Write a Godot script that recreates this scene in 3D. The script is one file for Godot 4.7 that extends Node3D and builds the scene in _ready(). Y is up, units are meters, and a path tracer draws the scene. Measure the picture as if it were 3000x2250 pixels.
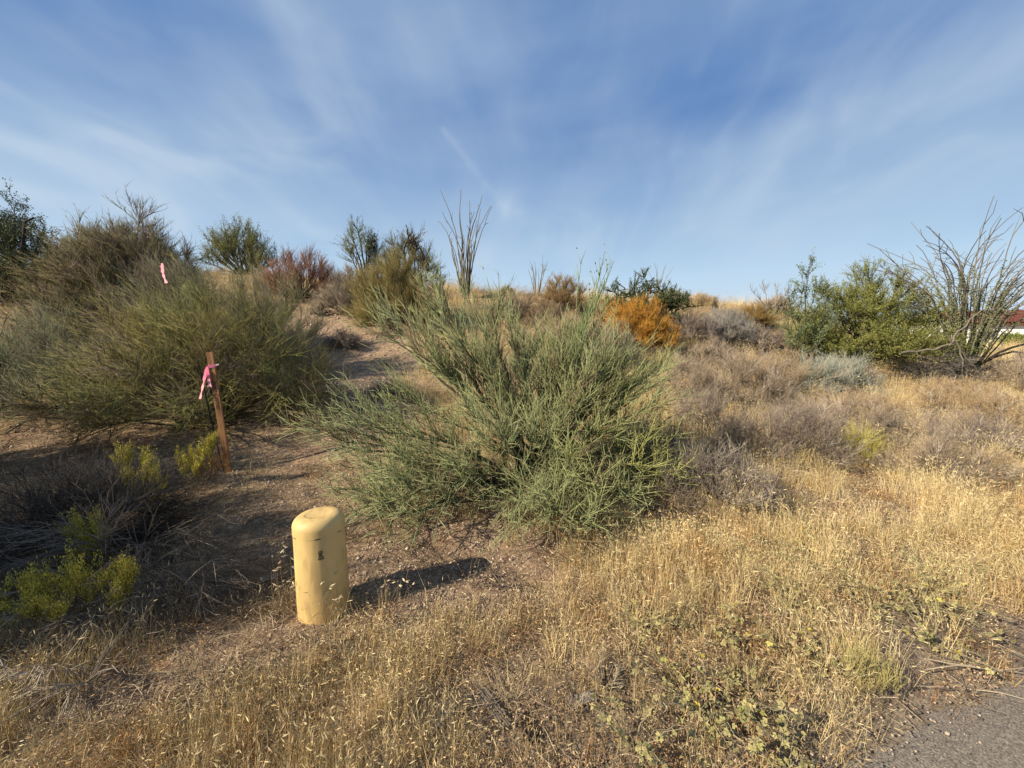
extends Node3D

const PITCH := 0.10746
const UPV := Vector3(0, 1, 0)
var rng := RandomNumberGenerator.new()
var bump := FastNoiseLite.new()
var wide := FastNoiseLite.new()
var patch := FastNoiseLite.new()
var used := {}
var MP: StandardMaterial3D      # twigs and bark
var ML: StandardMaterial3D      # leaves and blades


# ---------------------------------------------------------------- shape buffers
class Geo:
	const CS := [1.0, -0.5, -0.5]
	const SN := [0.0, 0.8660254, -0.8660254]
	var v := PackedVector3Array()
	var n := PackedVector3Array()
	var c := PackedColorArray()
	var ix := PackedInt32Array()

	func strand(a: Vector3, b: Vector3, r: float, ca: Color, cb: Color) -> void:
		var t := (b - a).normalized()
		var u := t.cross(Vector3(0.48, 0.36, 0.8))
		u = u.normalized()
		var w := t.cross(u)
		var k := v.size()
		for j in 3:
			var q: Vector3 = u * CS[j] + w * SN[j]
			v.append(a + q * r)
			n.append(q)
			c.append(ca)
		v.append(b)
		n.append((t + UPV_ * 0.3).normalized())
		c.append(cb)
		ix.append_array(PackedInt32Array([k, k + 3, k + 1, k + 1, k + 3, k + 2, k + 2, k + 3, k]))

	const UPV_ := Vector3(0, 1, 0)

	func strand2(a: Vector3, m: Vector3, b: Vector3, r: float, ca: Color, cb: Color) -> void:
		var t := (b - a).normalized()
		var u := t.cross(Vector3(0.48, 0.36, 0.8))
		u = u.normalized()
		var w := t.cross(u)
		var k := v.size()
		var cm := ca.lerp(cb, 0.5)
		for j in 3:
			var q: Vector3 = u * CS[j] + w * SN[j]
			v.append(a + q * r)
			n.append(q)
			c.append(ca)
		for j in 3:
			var q: Vector3 = u * CS[j] + w * SN[j]
			v.append(m + q * r * 0.8)
			n.append(q)
			c.append(cm)
		v.append(b)
		n.append((t + UPV_ * 0.3).normalized())
		c.append(cb)
		ix.append_array(PackedInt32Array([k, k + 3, k + 1, k + 1, k + 3, k + 4, k + 1, k + 4, k + 2, k + 2, k + 4, k + 5, k + 2, k + 5, k, k, k + 5, k + 3,
			k + 3, k + 6, k + 4, k + 4, k + 6, k + 5, k + 5, k + 6, k + 3]))

	func limb(p: PackedVector3Array, r0: float, r1: float, ca: Color, cb: Color, sides := 5) -> void:
		var k := v.size()
		var m := p.size()
		for i in m:
			var t := (p[mini(i + 1, m - 1)] - p[maxi(i - 1, 0)]).normalized()
			var u := t.cross(Vector3(0.48, 0.36, 0.8)).normalized()
			var w := t.cross(u)
			var f := float(i) / (m - 1)
			var r := lerpf(r0, r1, f)
			for j in sides:
				var a := TAU * j / sides
				var q := u * cos(a) + w * sin(a)
				v.append(p[i] + q * r)
				n.append(q)
				c.append(ca.lerp(cb, f))
		for i in m - 1:
			for j in sides:
				var a := k + i * sides + j
				var b := k + i * sides + (j + 1) % sides
				ix.append_array(PackedInt32Array([a, a + sides, b, b, a + sides, b + sides]))

	func blade(a: Vector3, m: Vector3, b: Vector3, side: Vector3, ca: Color, cb: Color) -> void:
		var k := v.size()
		var nn := (b - a).cross(side).normalized()
		v.append_array(PackedVector3Array([a - side, a + side, m - side * 0.8, m + side * 0.8, b]))
		var cm := ca.lerp(cb, 0.5)
		c.append_array(PackedColorArray([ca, ca, cm, cm, cb]))
		n.append_array(PackedVector3Array([-nn, -nn, -nn, -nn, -nn]))
		ix.append_array(PackedInt32Array([k, k + 2, k + 1, k + 1, k + 2, k + 3, k + 2, k + 4, k + 3]))

	func leaf(p: Vector3, dir: Vector3, side: Vector3, col: Color) -> void:
		var k := v.size()
		var nn := side.cross(dir).normalized()
		v.append_array(PackedVector3Array([p, p + dir * 0.45 - side, p + dir, p + dir * 0.45 + side]))
		c.append_array(PackedColorArray([col, col, col, col]))
		n.append_array(PackedVector3Array([nn, nn, nn, nn]))
		ix.append_array(PackedInt32Array([k, k + 1, k + 2, k, k + 2, k + 3]))

	func quad(a: Vector3, b: Vector3, cc: Vector3, d: Vector3, col: Color) -> void:
		var k := v.size()
		var nn := (b - a).cross(d - a).normalized()
		v.append_array(PackedVector3Array([a, b, cc, d]))
		c.append_array(PackedColorArray([col, col, col, col]))
		n.append_array(PackedVector3Array([nn, nn, nn, nn]))
		ix.append_array(PackedInt32Array([k, k + 2, k + 1, k, k + 3, k + 2]))

	func box(o: Vector3, x: Vector3, y: Vector3, z: Vector3, col: Color) -> void:   # o: centre; x, y, z: half axes, right handed
		for s in [1.0, -1.0]:
			quad(o + z * s - x * s - y, o + z * s + x * s - y, o + z * s + x * s + y, o + z * s - x * s + y, col)
			quad(o + x * s + z * s - y, o + x * s - z * s - y, o + x * s - z * s + y, o + x * s + z * s + y, col)
			quad(o + y * s - x * s + z, o + y * s + x * s + z, o + y * s + x * s - z, o + y * s - x * s - z, col)

	func mesh() -> ArrayMesh:
		var a := []
		a.resize(Mesh.ARRAY_MAX)
		a[Mesh.ARRAY_VERTEX] = v
		a[Mesh.ARRAY_NORMAL] = n
		a[Mesh.ARRAY_COLOR] = c
		a[Mesh.ARRAY_INDEX] = ix
		var m := ArrayMesh.new()
		m.add_surface_from_arrays(Mesh.PRIMITIVE_TRIANGLES, a)
		return m


# ---------------------------------------------------------------- naming
func free_name(called: String, parent: Node) -> String:
	var key := str(parent.get_instance_id()) + called
	var k: int = used.get(key, 0)
	used[key] = k + 1
	return called if k == 0 else "%s_%03d" % [called, k]


func thing(called: String, label: String, category: String, at := Vector3.ZERO, group := "") -> Node3D:
	var o := Node3D.new()
	o.name = free_name(called, self)
	add_child(o, true)
	o.position = at
	o.set_meta("label", label)
	o.set_meta("category", category)
	if group:
		o.set_meta("group", group)
	return o


func part(called: String, m: Mesh, mat: Material, parent: Node, stuff := false) -> MeshInstance3D:
	var o := MeshInstance3D.new()
	o.name = free_name(called, parent)
	o.mesh = m
	o.material_override = mat
	parent.add_child(o, true)
	if stuff:
		o.set_meta("kind", "stuff")
	return o


func rnd() -> Vector3:
	return Vector3(rng.randf_range(-1, 1), rng.randf_range(-1, 1), rng.randf_range(-1, 1)).normalized()


func rf(a: float, b: float) -> float:
	return rng.randf_range(a, b)


func jit(c: Color, k := 0.25) -> Color:
	var f := 1.0 + rf(-k, k)
	return Color(c.r * f, c.g * f * (1.0 + rf(-0.05, 0.05)), c.b * f)


# ---------------------------------------------------------------- terrain
func table(t: Array, x: float) -> float:
	if x <= t[0].x:
		return t[0].y
	for i in range(1, t.size()):
		if x <= t[i].x:
			return lerpf(t[i - 1].y, t[i].y, (x - t[i - 1].x) / (t[i].x - t[i - 1].x))
	return t[-1].y


var HP := [Vector2(-40, 4.2), Vector2(-20, 4.5), Vector2(-10, 4.2), Vector2(-5, 3.8), Vector2(0, 3.45), Vector2(8, 3.35), Vector2(12, 3.13), Vector2(17, 2.95), Vector2(24, 1.6), Vector2(32, 1.2), Vector2(60, 1.0)]
var DP := [Vector2(0, 16), Vector2(8, 18), Vector2(12, 18), Vector2(17, 24), Vector2(30, 28)]
var KP := [Vector2(2, 1), Vector2(6, 1.7), Vector2(10, 2.8)]
var PP := [Vector2(0.16, 0), Vector2(0.25, 0.05), Vector2(0.34, 0.12), Vector2(0.5, 0.3), Vector2(0.66, 0.57), Vector2(0.875, 0.93), Vector2(1, 1), Vector2(1.3, 1), Vector2(2, 0.9), Vector2(4, 0.75), Vector2(20, 0.6)]


func off_road(x: float, d: float) -> float:   # metres from the edge of the asphalt, negative on it
	return (x - 1.22) * -0.308 + (d - 1.21) * 0.951


func gy(x: float, d: float) -> float:
	var s := off_road(x, d)
	var h := table(HP, x) * pow(table(PP, maxf(d, 0.0) / table(DP, x)), table(KP, x))
	var k := smoothstep(0.02, 0.5, s)
	h = h * smoothstep(0.0, 1.5, s) + k * (bump.get_noise_2d(x, d) * 0.05 + wide.get_noise_2d(x, d) * 0.10 * smoothstep(3.0, 7.0, d))
	return h - 0.012 * (1.0 - smoothstep(0.0, 0.25, s))


func on_ground(x: float, d: float, sink := 0.0) -> Vector3:
	return Vector3(x, gy(x, d) - sink, -d)


# ---------------------------------------------------------------- plants
func curve(a: Vector3, m: Vector3, b: Vector3, k: int, wob: float) -> PackedVector3Array:
	var p := PackedVector3Array()
	for i in k + 1:
		var t := float(i) / k
		var q := a.lerp(m, t).lerp(m.lerp(b, t), t)
		if i > 0 and i < k:
			q += rnd() * wob
		p.append(q)
	return p


func along(p: PackedVector3Array, t: float) -> Vector3:
	var f := clampf(t, 0.0, 0.9999) * (p.size() - 1)
	var i := int(f)
	return p[i].lerp(p[i + 1], f - i)


func dome(count: int, rx: float, h: float, rz: float, low := 0.0, fill := 0.72) -> Array:
	var out := []
	for i in count:
		var f := (i + 0.5) / count
		var y := lerpf(low, 1.0, f)
		var r := sqrt(maxf(0.0, 1.0 - y * y))
		var a := i * 2.39996 + rf(-0.3, 0.3)
		var k := fill * rf(0.78, 1.08)
		out.append(Vector3(cos(a) * r * rx * k, maxf(y * h * k, 0.05), sin(a) * r * rz * k))
	return out


# A woody plant: limbs from the base to the given tips, side shoots on the limbs, twigs on the shoots, and twiglets or leaves on the twigs.
func plant(called: String, label: String, category: String, x: float, d: float, o: Dictionary, group := "") -> Node3D:
	rng.seed = hash(label)
	var root := thing(called, label, category, on_ground(x, d, 0.02), group)
	var tips: Array = o.tips
	var bark: Color = o.get("bark", Color(0.07, 0.055, 0.045))
	var ca: Color = o.a
	var cb: Color = o.b
	var tipc: Color = o.get("tip", Color(0, 0, 0, 0))
	var fol := Geo.new()
	var lv := Geo.new()
	var woody: bool = o.get("woody", true)
	var rest := Geo.new()
	var base_r: float = o.get("base_r", 0.12)
	var n_sub: int = o.get("subs", 10)
	var n_twig: int = o.get("twigs", 10)
	var sl: float = o.get("sub_len", 0.4)
	var tl: float = o.get("twig_len", 0.25)
	var sr: float = o.get("sub_r", 0.004)
	var tr: float = o.get("twig_r", 0.002)
	var follow: float = o.get("follow", 0.8)
	var spread: float = o.get("spread", 0.7)
	var up: float = o.get("up", 0.3)
	var tfollow: float = o.get("tfollow", 0.9)
	var tspread: float = o.get("tspread", 0.5)
	var tup: float = o.get("tup", 0.3)
	var nlet: int = o.get("lets", 0)
	var nleaf: int = o.get("leaves", 0)
	var ls: float = o.get("leaf", 0.012)
	var bow: float = o.get("bow", 0.12)
	var lr: float = o.get("limb_r", 0.018)
	var from: float = o.get("from", 0.2)
	var lca: Color = o.get("la", ca)
	var lcb: Color = o.get("lb", cb)
	var straight: float = o.get("bend", 0.12)
	var dead: float = o.get("dead", 0.0)
	var deadc: Color = o.get("deadc", Color(0.19, 0.15, 0.115))
	var lfol: float = o.get("lfollow", 0.5)
	var wild: float = o.get("wild", 0.0)
	for tip0 in tips:
		var tip: Vector3 = tip0
		var ltone := rng.randf()
		var warm := clampf((tip.x + 0.2) * 0.8, 0, 1) * clampf(1.3 - tip.y, 0, 1) * float(o.get("warm", 0.0)) * rf(0.3, 1.3)
		ca = Color(o.a).lerp(Color(0.26, 0.26, 0.075), clampf(warm, 0, 0.8))
		cb = Color(o.b).lerp(Color(0.37, 0.36, 0.13), clampf(warm, 0, 0.8))
		var sp := spread * (1.0 + wild * (1.0 - clampf(tip.y / 1.1, 0, 1)))
		var tsp := tspread * (1.0 + wild * (1.0 - clampf(tip.y / 1.1, 0, 1)))
		var L := tip.length()
		var s0 := Vector3(rf(-1, 1) * base_r, 0.0, rf(-1, 1) * base_r)
		var mid := s0.lerp(tip, 0.5) + Vector3(0, bow * L, 0) + rnd() * L * 0.06
		var p := curve(s0, mid, tip, 6, L * 0.018)
		var g := Geo.new() if woody else rest
		g.limb(p, lr * rf(0.7, 1.2), lr * 0.25, jit(bark, 0.2), jit(bark.lerp(ca, 0.4), 0.2), 5 if woody else 3)
		if woody:
			part("branch", g.mesh(), MP, root)
		for i in n_sub:
			var t := from + (1.0 - from) * sqrt(rng.randf())
			var a := along(p, t)
			var tg := (along(p, t + 0.08) - along(p, t - 0.08)).normalized()
			var dir := (tg * follow + rnd() * sp + UPV * up).normalized()
			var l := sl * rf(0.55, 1.2)
			var m := a + dir * l * 0.5
			var dir2 := (dir + UPV * up * 0.5 + rnd() * 0.25).normalized()
			var b := m + dir2 * l * 0.5
			var tone := clampf(ltone + rf(-0.3, 0.3), 0, 1)
			var is_dead := rng.randf() < dead
			var cs := deadc if is_dead else ca.lerp(cb, tone)
			fol.strand2(a, m, b, sr, bark.lerp(cs, 0.35), cs)
			for j in n_twig:
				var q := rf(0.08, 1.0)
				var e := a.lerp(m, q * 2.0) if q < 0.5 else m.lerp(b, q * 2.0 - 1.0)
				var td := (dir2 * tfollow + rnd() * tsp + UPV * tup).normalized()
				var k := tl * rf(0.5, 1.25)
				var f := e + td * k
				var hm := e.lerp(f, 0.5) + rnd() * k * straight
				if e.y < 0.03 or f.y < -0.1:
					continue
				var c0 := jit(deadc if is_dead else ca.lerp(cb, clampf(tone + rf(-0.35, 0.35), 0, 1)))
				var c1 := c0 if tipc.a == 0.0 or is_dead else c0.lerp(tipc, rf(0.2, 1.0))
				fol.strand2(e, hm, f, tr, c0, c1)
				for w in nlet:
					var z := rf(0.2, 0.95)
					var ee := e.lerp(hm, z * 2.0) if z < 0.5 else hm.lerp(f, z * 2.0 - 1.0)
					var td2 := (td * 0.9 + rnd() * 0.75 + UPV * 0.15).normalized()
					fol.strand(ee, ee + td2 * k * rf(0.25, 0.6), tr * 0.85, c0, c1)
				for w in nleaf:
					var ee := e.lerp(f, rf(0.1, 1.05)) + rnd() * ls * 0.8
					var ld := (td * lfol + rnd()).normalized()
					lv.leaf(ee, ld * ls * rf(0.7, 1.3), ld.cross(rnd()).normalized() * ls * (0.3 if lfol < 1.0 else 0.15), jit(lca.lerp(lcb, rng.randf())))
	if not woody:
		part("stems", rest.mesh(), MP, root, true)
	part("twigs", fol.mesh(), MP, root, true)
	if nleaf:
		part("leaves", lv.mesh(), ML, root, true)
	return root


# Ocotillo: a vase of whip-like canes, each its own part.
func ocotillo(called: String, label: String, x: float, d: float, o: Dictionary) -> Node3D:
	rng.seed = hash(label)
	var root := thing(called, label, "ocotillo", on_ground(x, d, 0.03))
	var n: int = o.n
	var lv := Geo.new()
	for i in n:
		var a := i * 2.39996 + rf(-0.3, 0.3)
		var f := sqrt((i + 0.5) / n)
		var lean: float = o.lean * f * rf(0.7, 1.2)
		var H: float = o.h * rf(0.62, 1.05) * (1.0 - 0.12 * f)
		var out := Vector3(cos(a) * o.get("sx", 1.0) + o.get("tilt", 0.0), 0, sin(a) * 0.8)
		var p := PackedVector3Array()
		var q := out * rf(0.03, 0.14)
		var dir := (UPV + out * lean * 0.75).normalized()
		var steps := 14
		var seg := H / steps
		for k in steps + 1:
			p.append(q)
			var t := float(k) / steps
			dir = (dir + out * o.arch * t * t * 0.16 + UPV * (0.05 if t < 0.5 else -o.droop * 0.12) + rnd() * o.wob * (0.5 + t)).normalized()
			q += dir * seg
		var g := Geo.new()
		var c0 := jit(o.a, 0.25)
		g.limb(p, o.r * rf(0.8, 1.2), o.r * 0.28, c0, jit(o.b, 0.2), 5)
		for k in o.get("forks", 0):
			var i0 := rng.randi_range(8, steps - 2)
			var s := p[i0]
			var fd := (p[i0 + 1] - p[i0]).normalized()
			fd = (fd + rnd() * 0.9).normalized()
			var l: float = rf(0.25, 0.7) * o.get("fl", 1.0)
			var e: Vector3 = s + fd * l * 0.5
			g.limb(PackedVector3Array([s, e, e + (fd + rnd() * 0.5).normalized() * l * 0.5]), o.r * 0.4, o.r * 0.2, c0, c0, 3)
		part("cane", g.mesh(), MP, root)
		for k in o.get("leaves", 0):
			var t := rf(o.get("lf", 0.05), o.get("lt", 0.65))
			var s := along(p, t) + rnd() * 0.03
			var ld := rnd()
			var z: float = o.leaf * rf(0.6, 1.3)
			lv.leaf(s, ld * z, ld.cross(rnd()).normalized() * z * 0.33, jit(o.lc, 0.35))
	if o.get("leaves", 0):
		part("leaves", lv.mesh(), ML, root, true)
	return root


# ---------------------------------------------------------------- scattered ground cover
func tuft(seed_: int, count: int, h: float, lean: float, w: float, spread: float, ca: Color, cb: Color, heads: float, head_len := 0.03) -> ArrayMesh:
	rng.seed = seed_
	var g := Geo.new()
	for i in count:
		var a := rf(0, TAU)
		var out := Vector3(cos(a), 0, sin(a))
		var p := Vector3(rf(-1, 1), 0, rf(-1, 1)) * spread
		var l := h * rf(0.45, 1.1)
		var dir := (UPV + out * lean * rf(0.2, 1.3)).normalized()
		var m := p + dir * l * 0.55
		var e := m + (dir + out * lean * rf(0.2, 1.0) + rnd() * 0.25).normalized() * l * 0.45
		var side := dir.cross(rnd()).normalized() * w * rf(0.6, 1.2)
		var c := jit(ca.lerp(cb, rng.randf()), 0.2)
		g.blade(p, m, e, side, c, c)
		if rng.randf() < heads:
			var hd := ((e - m).normalized() + out * 0.6 + Vector3(0, -0.3, 0) + rnd() * 0.4).normalized()
			var hc := jit(cb.lerp(Color(0.5, 0.42, 0.27), 0.5), 0.15)
			g.leaf(e, hd * head_len * rf(0.6, 1.2), hd.cross(rnd()).normalized() * w * 2.2, hc)
			g.leaf(e, hd * head_len * rf(0.6, 1.2), hd.cross(rnd()).normalized() * w * 2.2, hc)
	return g.mesh()


func crumbs(seed_: int, count: int, spread: float, ca: Color, cb: Color, size: float, lift: float) -> ArrayMesh:   # curled dry leaves and chaff on short stems
	rng.seed = seed_
	var g := Geo.new()
	for i in count:
		var p := Vector3(rf(-1, 1) * spread, rf(0.003, lift), rf(-1, 1) * spread)
		var dir := rnd()
		dir.y *= 0.6
		var s := size * rf(0.5, 1.4)
		var c := jit(ca.lerp(cb, rng.randf()), 0.3)
		var side := dir.cross(rnd()).normalized() * s * 0.3
		g.leaf(p, dir * s, side, c)
		if i % 3 == 0:
			g.strand(Vector3(p.x * 0.5, 0, p.z * 0.5), p, 0.0012, c, c)
	return g.mesh()


func sticks(seed_: int, count: int, spread: float, ca: Color, cb: Color, l0: float, r: float) -> ArrayMesh:
	rng.seed = seed_
	var g := Geo.new()
	for i in count:
		var a := rf(0, TAU)
		var p := Vector3(rf(-1, 1) * spread, rf(0.002, 0.02), rf(-1, 1) * spread)
		var l := l0 * rf(0.4, 1.3)
		var e := p + Vector3(cos(a), rf(-0.1, 0.25), sin(a)) * l
		g.strand2(p, p.lerp(e, 0.5) + rnd() * l * 0.1, e, r * rf(0.6, 1.3), jit(ca.lerp(cb, rng.randf())), jit(ca.lerp(cb, rng.randf())))
	return g.mesh()


func pebble(seed_: int) -> ArrayMesh:
	rng.seed = seed_
	var s := SphereMesh.new()
	s.radius = 1.0
	s.height = 2.0
	s.radial_segments = 7
	s.rings = 4
	var a := s.get_mesh_arrays()
	var vs: PackedVector3Array = a[Mesh.ARRAY_VERTEX]
	var ns: PackedVector3Array = a[Mesh.ARRAY_NORMAL]
	var nz := FastNoiseLite.new()
	nz.seed = seed_
	nz.frequency = 0.9
	var cols := PackedColorArray()
	for i in vs.size():
		var f := 1.0 + nz.get_noise_3dv(vs[i]) * 0.9
		vs[i] = vs[i] * Vector3(1.0, 0.6, 0.8) * f
		ns[i] = (ns[i] * Vector3(1, 1.5, 1.2) + rnd() * 0.35).normalized()
		cols.append(Color(1, 1, 1))
	var g := Geo.new()
	g.v = vs
	g.n = ns
	g.c = cols
	g.ix = a[Mesh.ARRAY_INDEX]
	return g.mesh()


func scatter(called: String, label: String, meshes: Array, mat: Material, pts: Array) -> void:
	# pts: [position, scale, tint, tilt]; one stuff object per mesh variant
	var n := meshes.size()
	for k in n:
		var mm := MultiMesh.new()
		mm.transform_format = MultiMesh.TRANSFORM_3D
		mm.use_colors = true
		mm.mesh = meshes[k]
		var mine := []
		for i in range(k, pts.size(), n):
			mine.append(pts[i])
		mm.instance_count = mine.size()
		for i in mine.size():
			var e: Array = mine[i]
			var b := Basis(UPV, rf(0, TAU)) * Basis.from_scale(e[1])
			if e[3] > 0.0:
				b = Basis(Vector3(rf(-1, 1), 0.0, rf(-1, 1)).normalized(), rf(0, e[3])) * b
			mm.set_instance_transform(i, Transform3D(b, e[0]))
			mm.set_instance_color(i, e[2])
		var o := MultiMeshInstance3D.new()
		o.name = free_name(called, self)
		o.multimesh = mm
		o.material_override = mat
		o.set_meta("kind", "stuff")
		o.set_meta("label", label)
		add_child(o, true)


var BARE := [[-0.4, 2.5, 1.05, 0.62, 0.97], [-1.55, 3.3, 0.9, 0.9, 0.72], [-2.3, 5.4, 1.0, 1.7, 0.78], [-2.95, 7.8, 1.2, 1.9, 0.9], [-4.6, 10.3, 1.5, 1.6, 0.93], [-2.7, 3.5, 1.3, 1.2, 0.5], [-4.8, 4.5, 1.9, 0.9, 0.75],
	[3.0, 3.3, 0.7, 0.4, 0.6], [-1.25, 1.72, 0.4, 0.22, 0.9], [-1.6, 1.48, 0.42, 0.2, 0.85], [0.1, 3.4, 0.9, 0.7, 0.7], [0.15, 1.5, 0.5, 0.25, 0.55], [2.45, 1.8, 0.85, 0.26, 0.85], [1.6, 1.42, 0.5, 0.16, 0.5]]


func bare(x: float, d: float) -> float:
	var b := 0.0
	for e in BARE:
		var q := Vector2((x - e[0]) / e[2], (d - e[1]) / e[3]).length()
		b = maxf(b, e[4] * (1.0 - smoothstep(0.65, 1.25, q + patch.get_noise_2d(x * 3.0, d * 3.0) * 0.35)))
	return b


func sand(a: float) -> Color:
	return Color(0.40, 0.29, 0.215).lerp(Color(0.58, 0.46, 0.36), a)


# ---------------------------------------------------------------- sky
func seg_dist(dir: Vector3, a: Vector3, b: Vector3) -> Vector2:   # (angle off the line from a to b, place along it)
	var ab := b - a
	var t := clampf((dir - a).dot(ab) / ab.length_squared(), 0.0, 1.0)
	return Vector2((dir - (a + ab * t)).length(), t)


func sky_dir(az: float, el: float) -> Vector3:
	az = deg_to_rad(az)
	el = deg_to_rad(el)
	return Vector3(sin(az) * cos(el), sin(el), -cos(az) * cos(el))


func make_sky() -> Image:
	var w := 1600
	var h := 800
	var im := Image.create(w, h, false, Image.FORMAT_RGBF)
	var n1 := FastNoiseLite.new()
	n1.seed = 11
	n1.frequency = 0.55
	n1.fractal_octaves = 5
	n1.fractal_gain = 0.52
	var n2 := FastNoiseLite.new()
	n2.seed = 5
	n2.frequency = 0.9
	n2.fractal_octaves = 3
	var n3 := FastNoiseLite.new()
	n3.seed = 23
	n3.frequency = 2.2
	n3.fractal_octaves = 4
	var ax := Vector2(sin(0.22), -cos(0.22))
	var ay := Vector2(-ax.y, ax.x)
	# streaks of cirrus: azimuth and elevation of both ends, half width, strength
	var S := [[-53, 21.5, -37, 18.0, 1.6, 0.4], [-54, 17.5, -42, 16.3, 1.1, 0.42], [-54, 13.6, -40, 13.0, 0.9, 0.5], [-36, 16.5, -22, 12.6, 1.2, 0.2], [-9.5, 27.0, -0.8, 18.2, 0.42, 0.17], [-1, 19, 14, 10.5, 2.6, 0.25],
		[12, 50, 17, 44, 1.4, 0.16], [28, 36, 46, 45, 1.8, 0.10], [24, 31, 38, 43, 1.2, 0.09], [-20, 15.5, -4, 12.0, 1.2, 0.2], [4, 14, 30, 17, 2.0, 0.2], [-46, 27, -26, 23, 3.5, 0.2], [20, 20, 47, 24, 3.5, 0.2], [-30, 36, -22, 27, 2.5, 0.2]]
	var A := []
	var B := []
	for k in S:
		A.append(sky_dir(k[0], k[1]))
		B.append(sky_dir(k[2], k[3]))
	for y in h:
		var el := (0.5 - (y + 0.5) / h) * PI
		if el < -0.02:
			for x in w:
				im.set_pixel(x, y, Color(0.18, 0.155, 0.12))
			continue
		var se := maxf(sin(el), 0.0)
		var e := rad_to_deg(maxf(el, 0.0))
		var top := Color(0.118, 0.195, 0.345)
		var mid := Color(0.100, 0.205, 0.425)
		var low := Color(0.39, 0.55, 0.71)
		var hor := Color(0.57, 0.68, 0.77)
		var base: Color
		if e < 9.0:
			base = hor.lerp(low, e / 9.0)
		elif e < 27.0:
			base = low.lerp(mid, pow((e - 9.0) / 18.0, 0.8))
		else:
			base = mid.lerp(top, smoothstep(27.0, 60.0, e))
		for x in w:
			var az := TAU * (x + 0.5) / w
			var dir := Vector3(sin(az) * cos(el), se, -cos(az) * cos(el))
			var pl := Vector2(dir.x, dir.z) / (se + 0.45)
			var s := pl.dot(ax)
			var t := pl.dot(ay)
			var wx := n2.get_noise_2d(s * 0.9, t * 0.9) * 0.7
			var veil := n1.get_noise_2d(s * 1.0 + wx, t * 2.0 + wx)
			var fine := n3.get_noise_2d(s * 0.6 + wx * 1.2, t * 2.6 - wx * 1.1)
			var hair := n1.get_noise_2d(s * 2.2 + wx * 2.5 + 30.0, t * 9.0 + wx * 3.0)
			var big := n2.get_noise_2d(s * 0.7 + 40.0, t * 0.9 + 7.0)
			var mott := n1.get_noise_3d(dir.x * 2.6 + wx * 0.5, dir.y * 6.5, dir.z * 2.6)
			var flat := n3.get_noise_3d(dir.x * 0.55, dir.y * 3.6 - dir.x * 0.5, dir.z * 0.55)
			var c := smoothstep(-0.55, 0.7, veil * 0.45 + mott * 0.7 + big * 0.3) * 0.48 + 0.10 + fine * 0.12 + flat * 0.16 + hair * 0.18 * smoothstep(-0.2, 0.4, mott)
			c *= lerpf(1.0, 0.72, smoothstep(28.0, 50.0, e))
			if dir.z < 0.2:
				for k in S.size():
					var q := seg_dist(dir, A[k], B[k])
					var wd: float = deg_to_rad(S[k][4]) * (0.55 + 0.9 * q.y) * (1.0 + fine * 0.9)
					if q.x < wd * 2.6:
						c += S[k][5] * exp(-q.x * q.x / (wd * wd)) * (0.75 + 0.9 * fine + 0.3 * veil)
			c = clampf(c, 0.0, 0.95)
			im.set_pixel(x, y, base.lerp(Color(0.47, 0.565, 0.665), c * 0.68) * 0.69)
	return im


func plain_mat(col: Color, rough := 0.8) -> StandardMaterial3D:
	var m := StandardMaterial3D.new()
	m.albedo_color = col.linear_to_srgb()
	m.roughness = rough
	m.metallic_specular = 0.3
	return m


func _ready() -> void:
	var cam := Camera3D.new()
	cam.name = "camera"
	cam.fov = 90.0
	cam.near = 0.05
	cam.far = 2000.0
	cam.position = Vector3(0, 1.5, 0)
	cam.rotation.x = -PITCH
	add_child(cam)
	var we := WorldEnvironment.new()
	we.name = "world_environment"
	var env := Environment.new()
	env.background_mode = Environment.BG_SKY
	env.tonemap_mode = Environment.TONE_MAPPER_LINEAR
	env.tonemap_exposure = 1.8
	env.sdfgi_enabled = true
	env.ssao_enabled = true
	env.ssil_enabled = true
	var sky := Sky.new()
	var pm := PanoramaSkyMaterial.new()
	pm.panorama = ImageTexture.create_from_image(make_sky())
	sky.sky_material = pm
	env.sky = sky
	we.environment = env
	add_child(we)
	var sun := DirectionalLight3D.new()
	sun.name = "sun"
	sun.light_color = Color(1.0, 0.945, 0.84)
	sun.light_energy = 1.6
	sun.light_angular_distance = 0.5
	sun.shadow_enabled = true
	add_child(sun)
	var to_sun := Vector3(-0.89 * cos(0.54), sin(0.54), 0.455 * cos(0.54))
	sun.look_at_from_position(to_sun * 50.0, Vector3.ZERO)

	bump.seed = 3
	bump.frequency = 1.3
	bump.fractal_octaves = 4
	wide.seed = 8
	wide.frequency = 0.25
	wide.fractal_octaves = 3
	patch.seed = 21
	patch.frequency = 0.35
	patch.fractal_octaves = 4
	MP = StandardMaterial3D.new()
	MP.vertex_color_use_as_albedo = true
	MP.roughness = 0.85
	MP.metallic_specular = 0.25
	ML = StandardMaterial3D.new()
	ML.vertex_color_use_as_albedo = true
	ML.roughness = 0.75
	ML.metallic_specular = 0.3
	ML.backlight_enabled = true
	ML.backlight = Color(0.45, 0.45, 0.4)
	ML.cull_mode = BaseMaterial3D.CULL_DISABLED

	build_ground()
	build_house()
	build_pedestal()
	build_stake()
	build_far_plants()
	build_near_shrubs()
	build_field_shrubs()
	build_small_things()
	build_cover()


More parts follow.
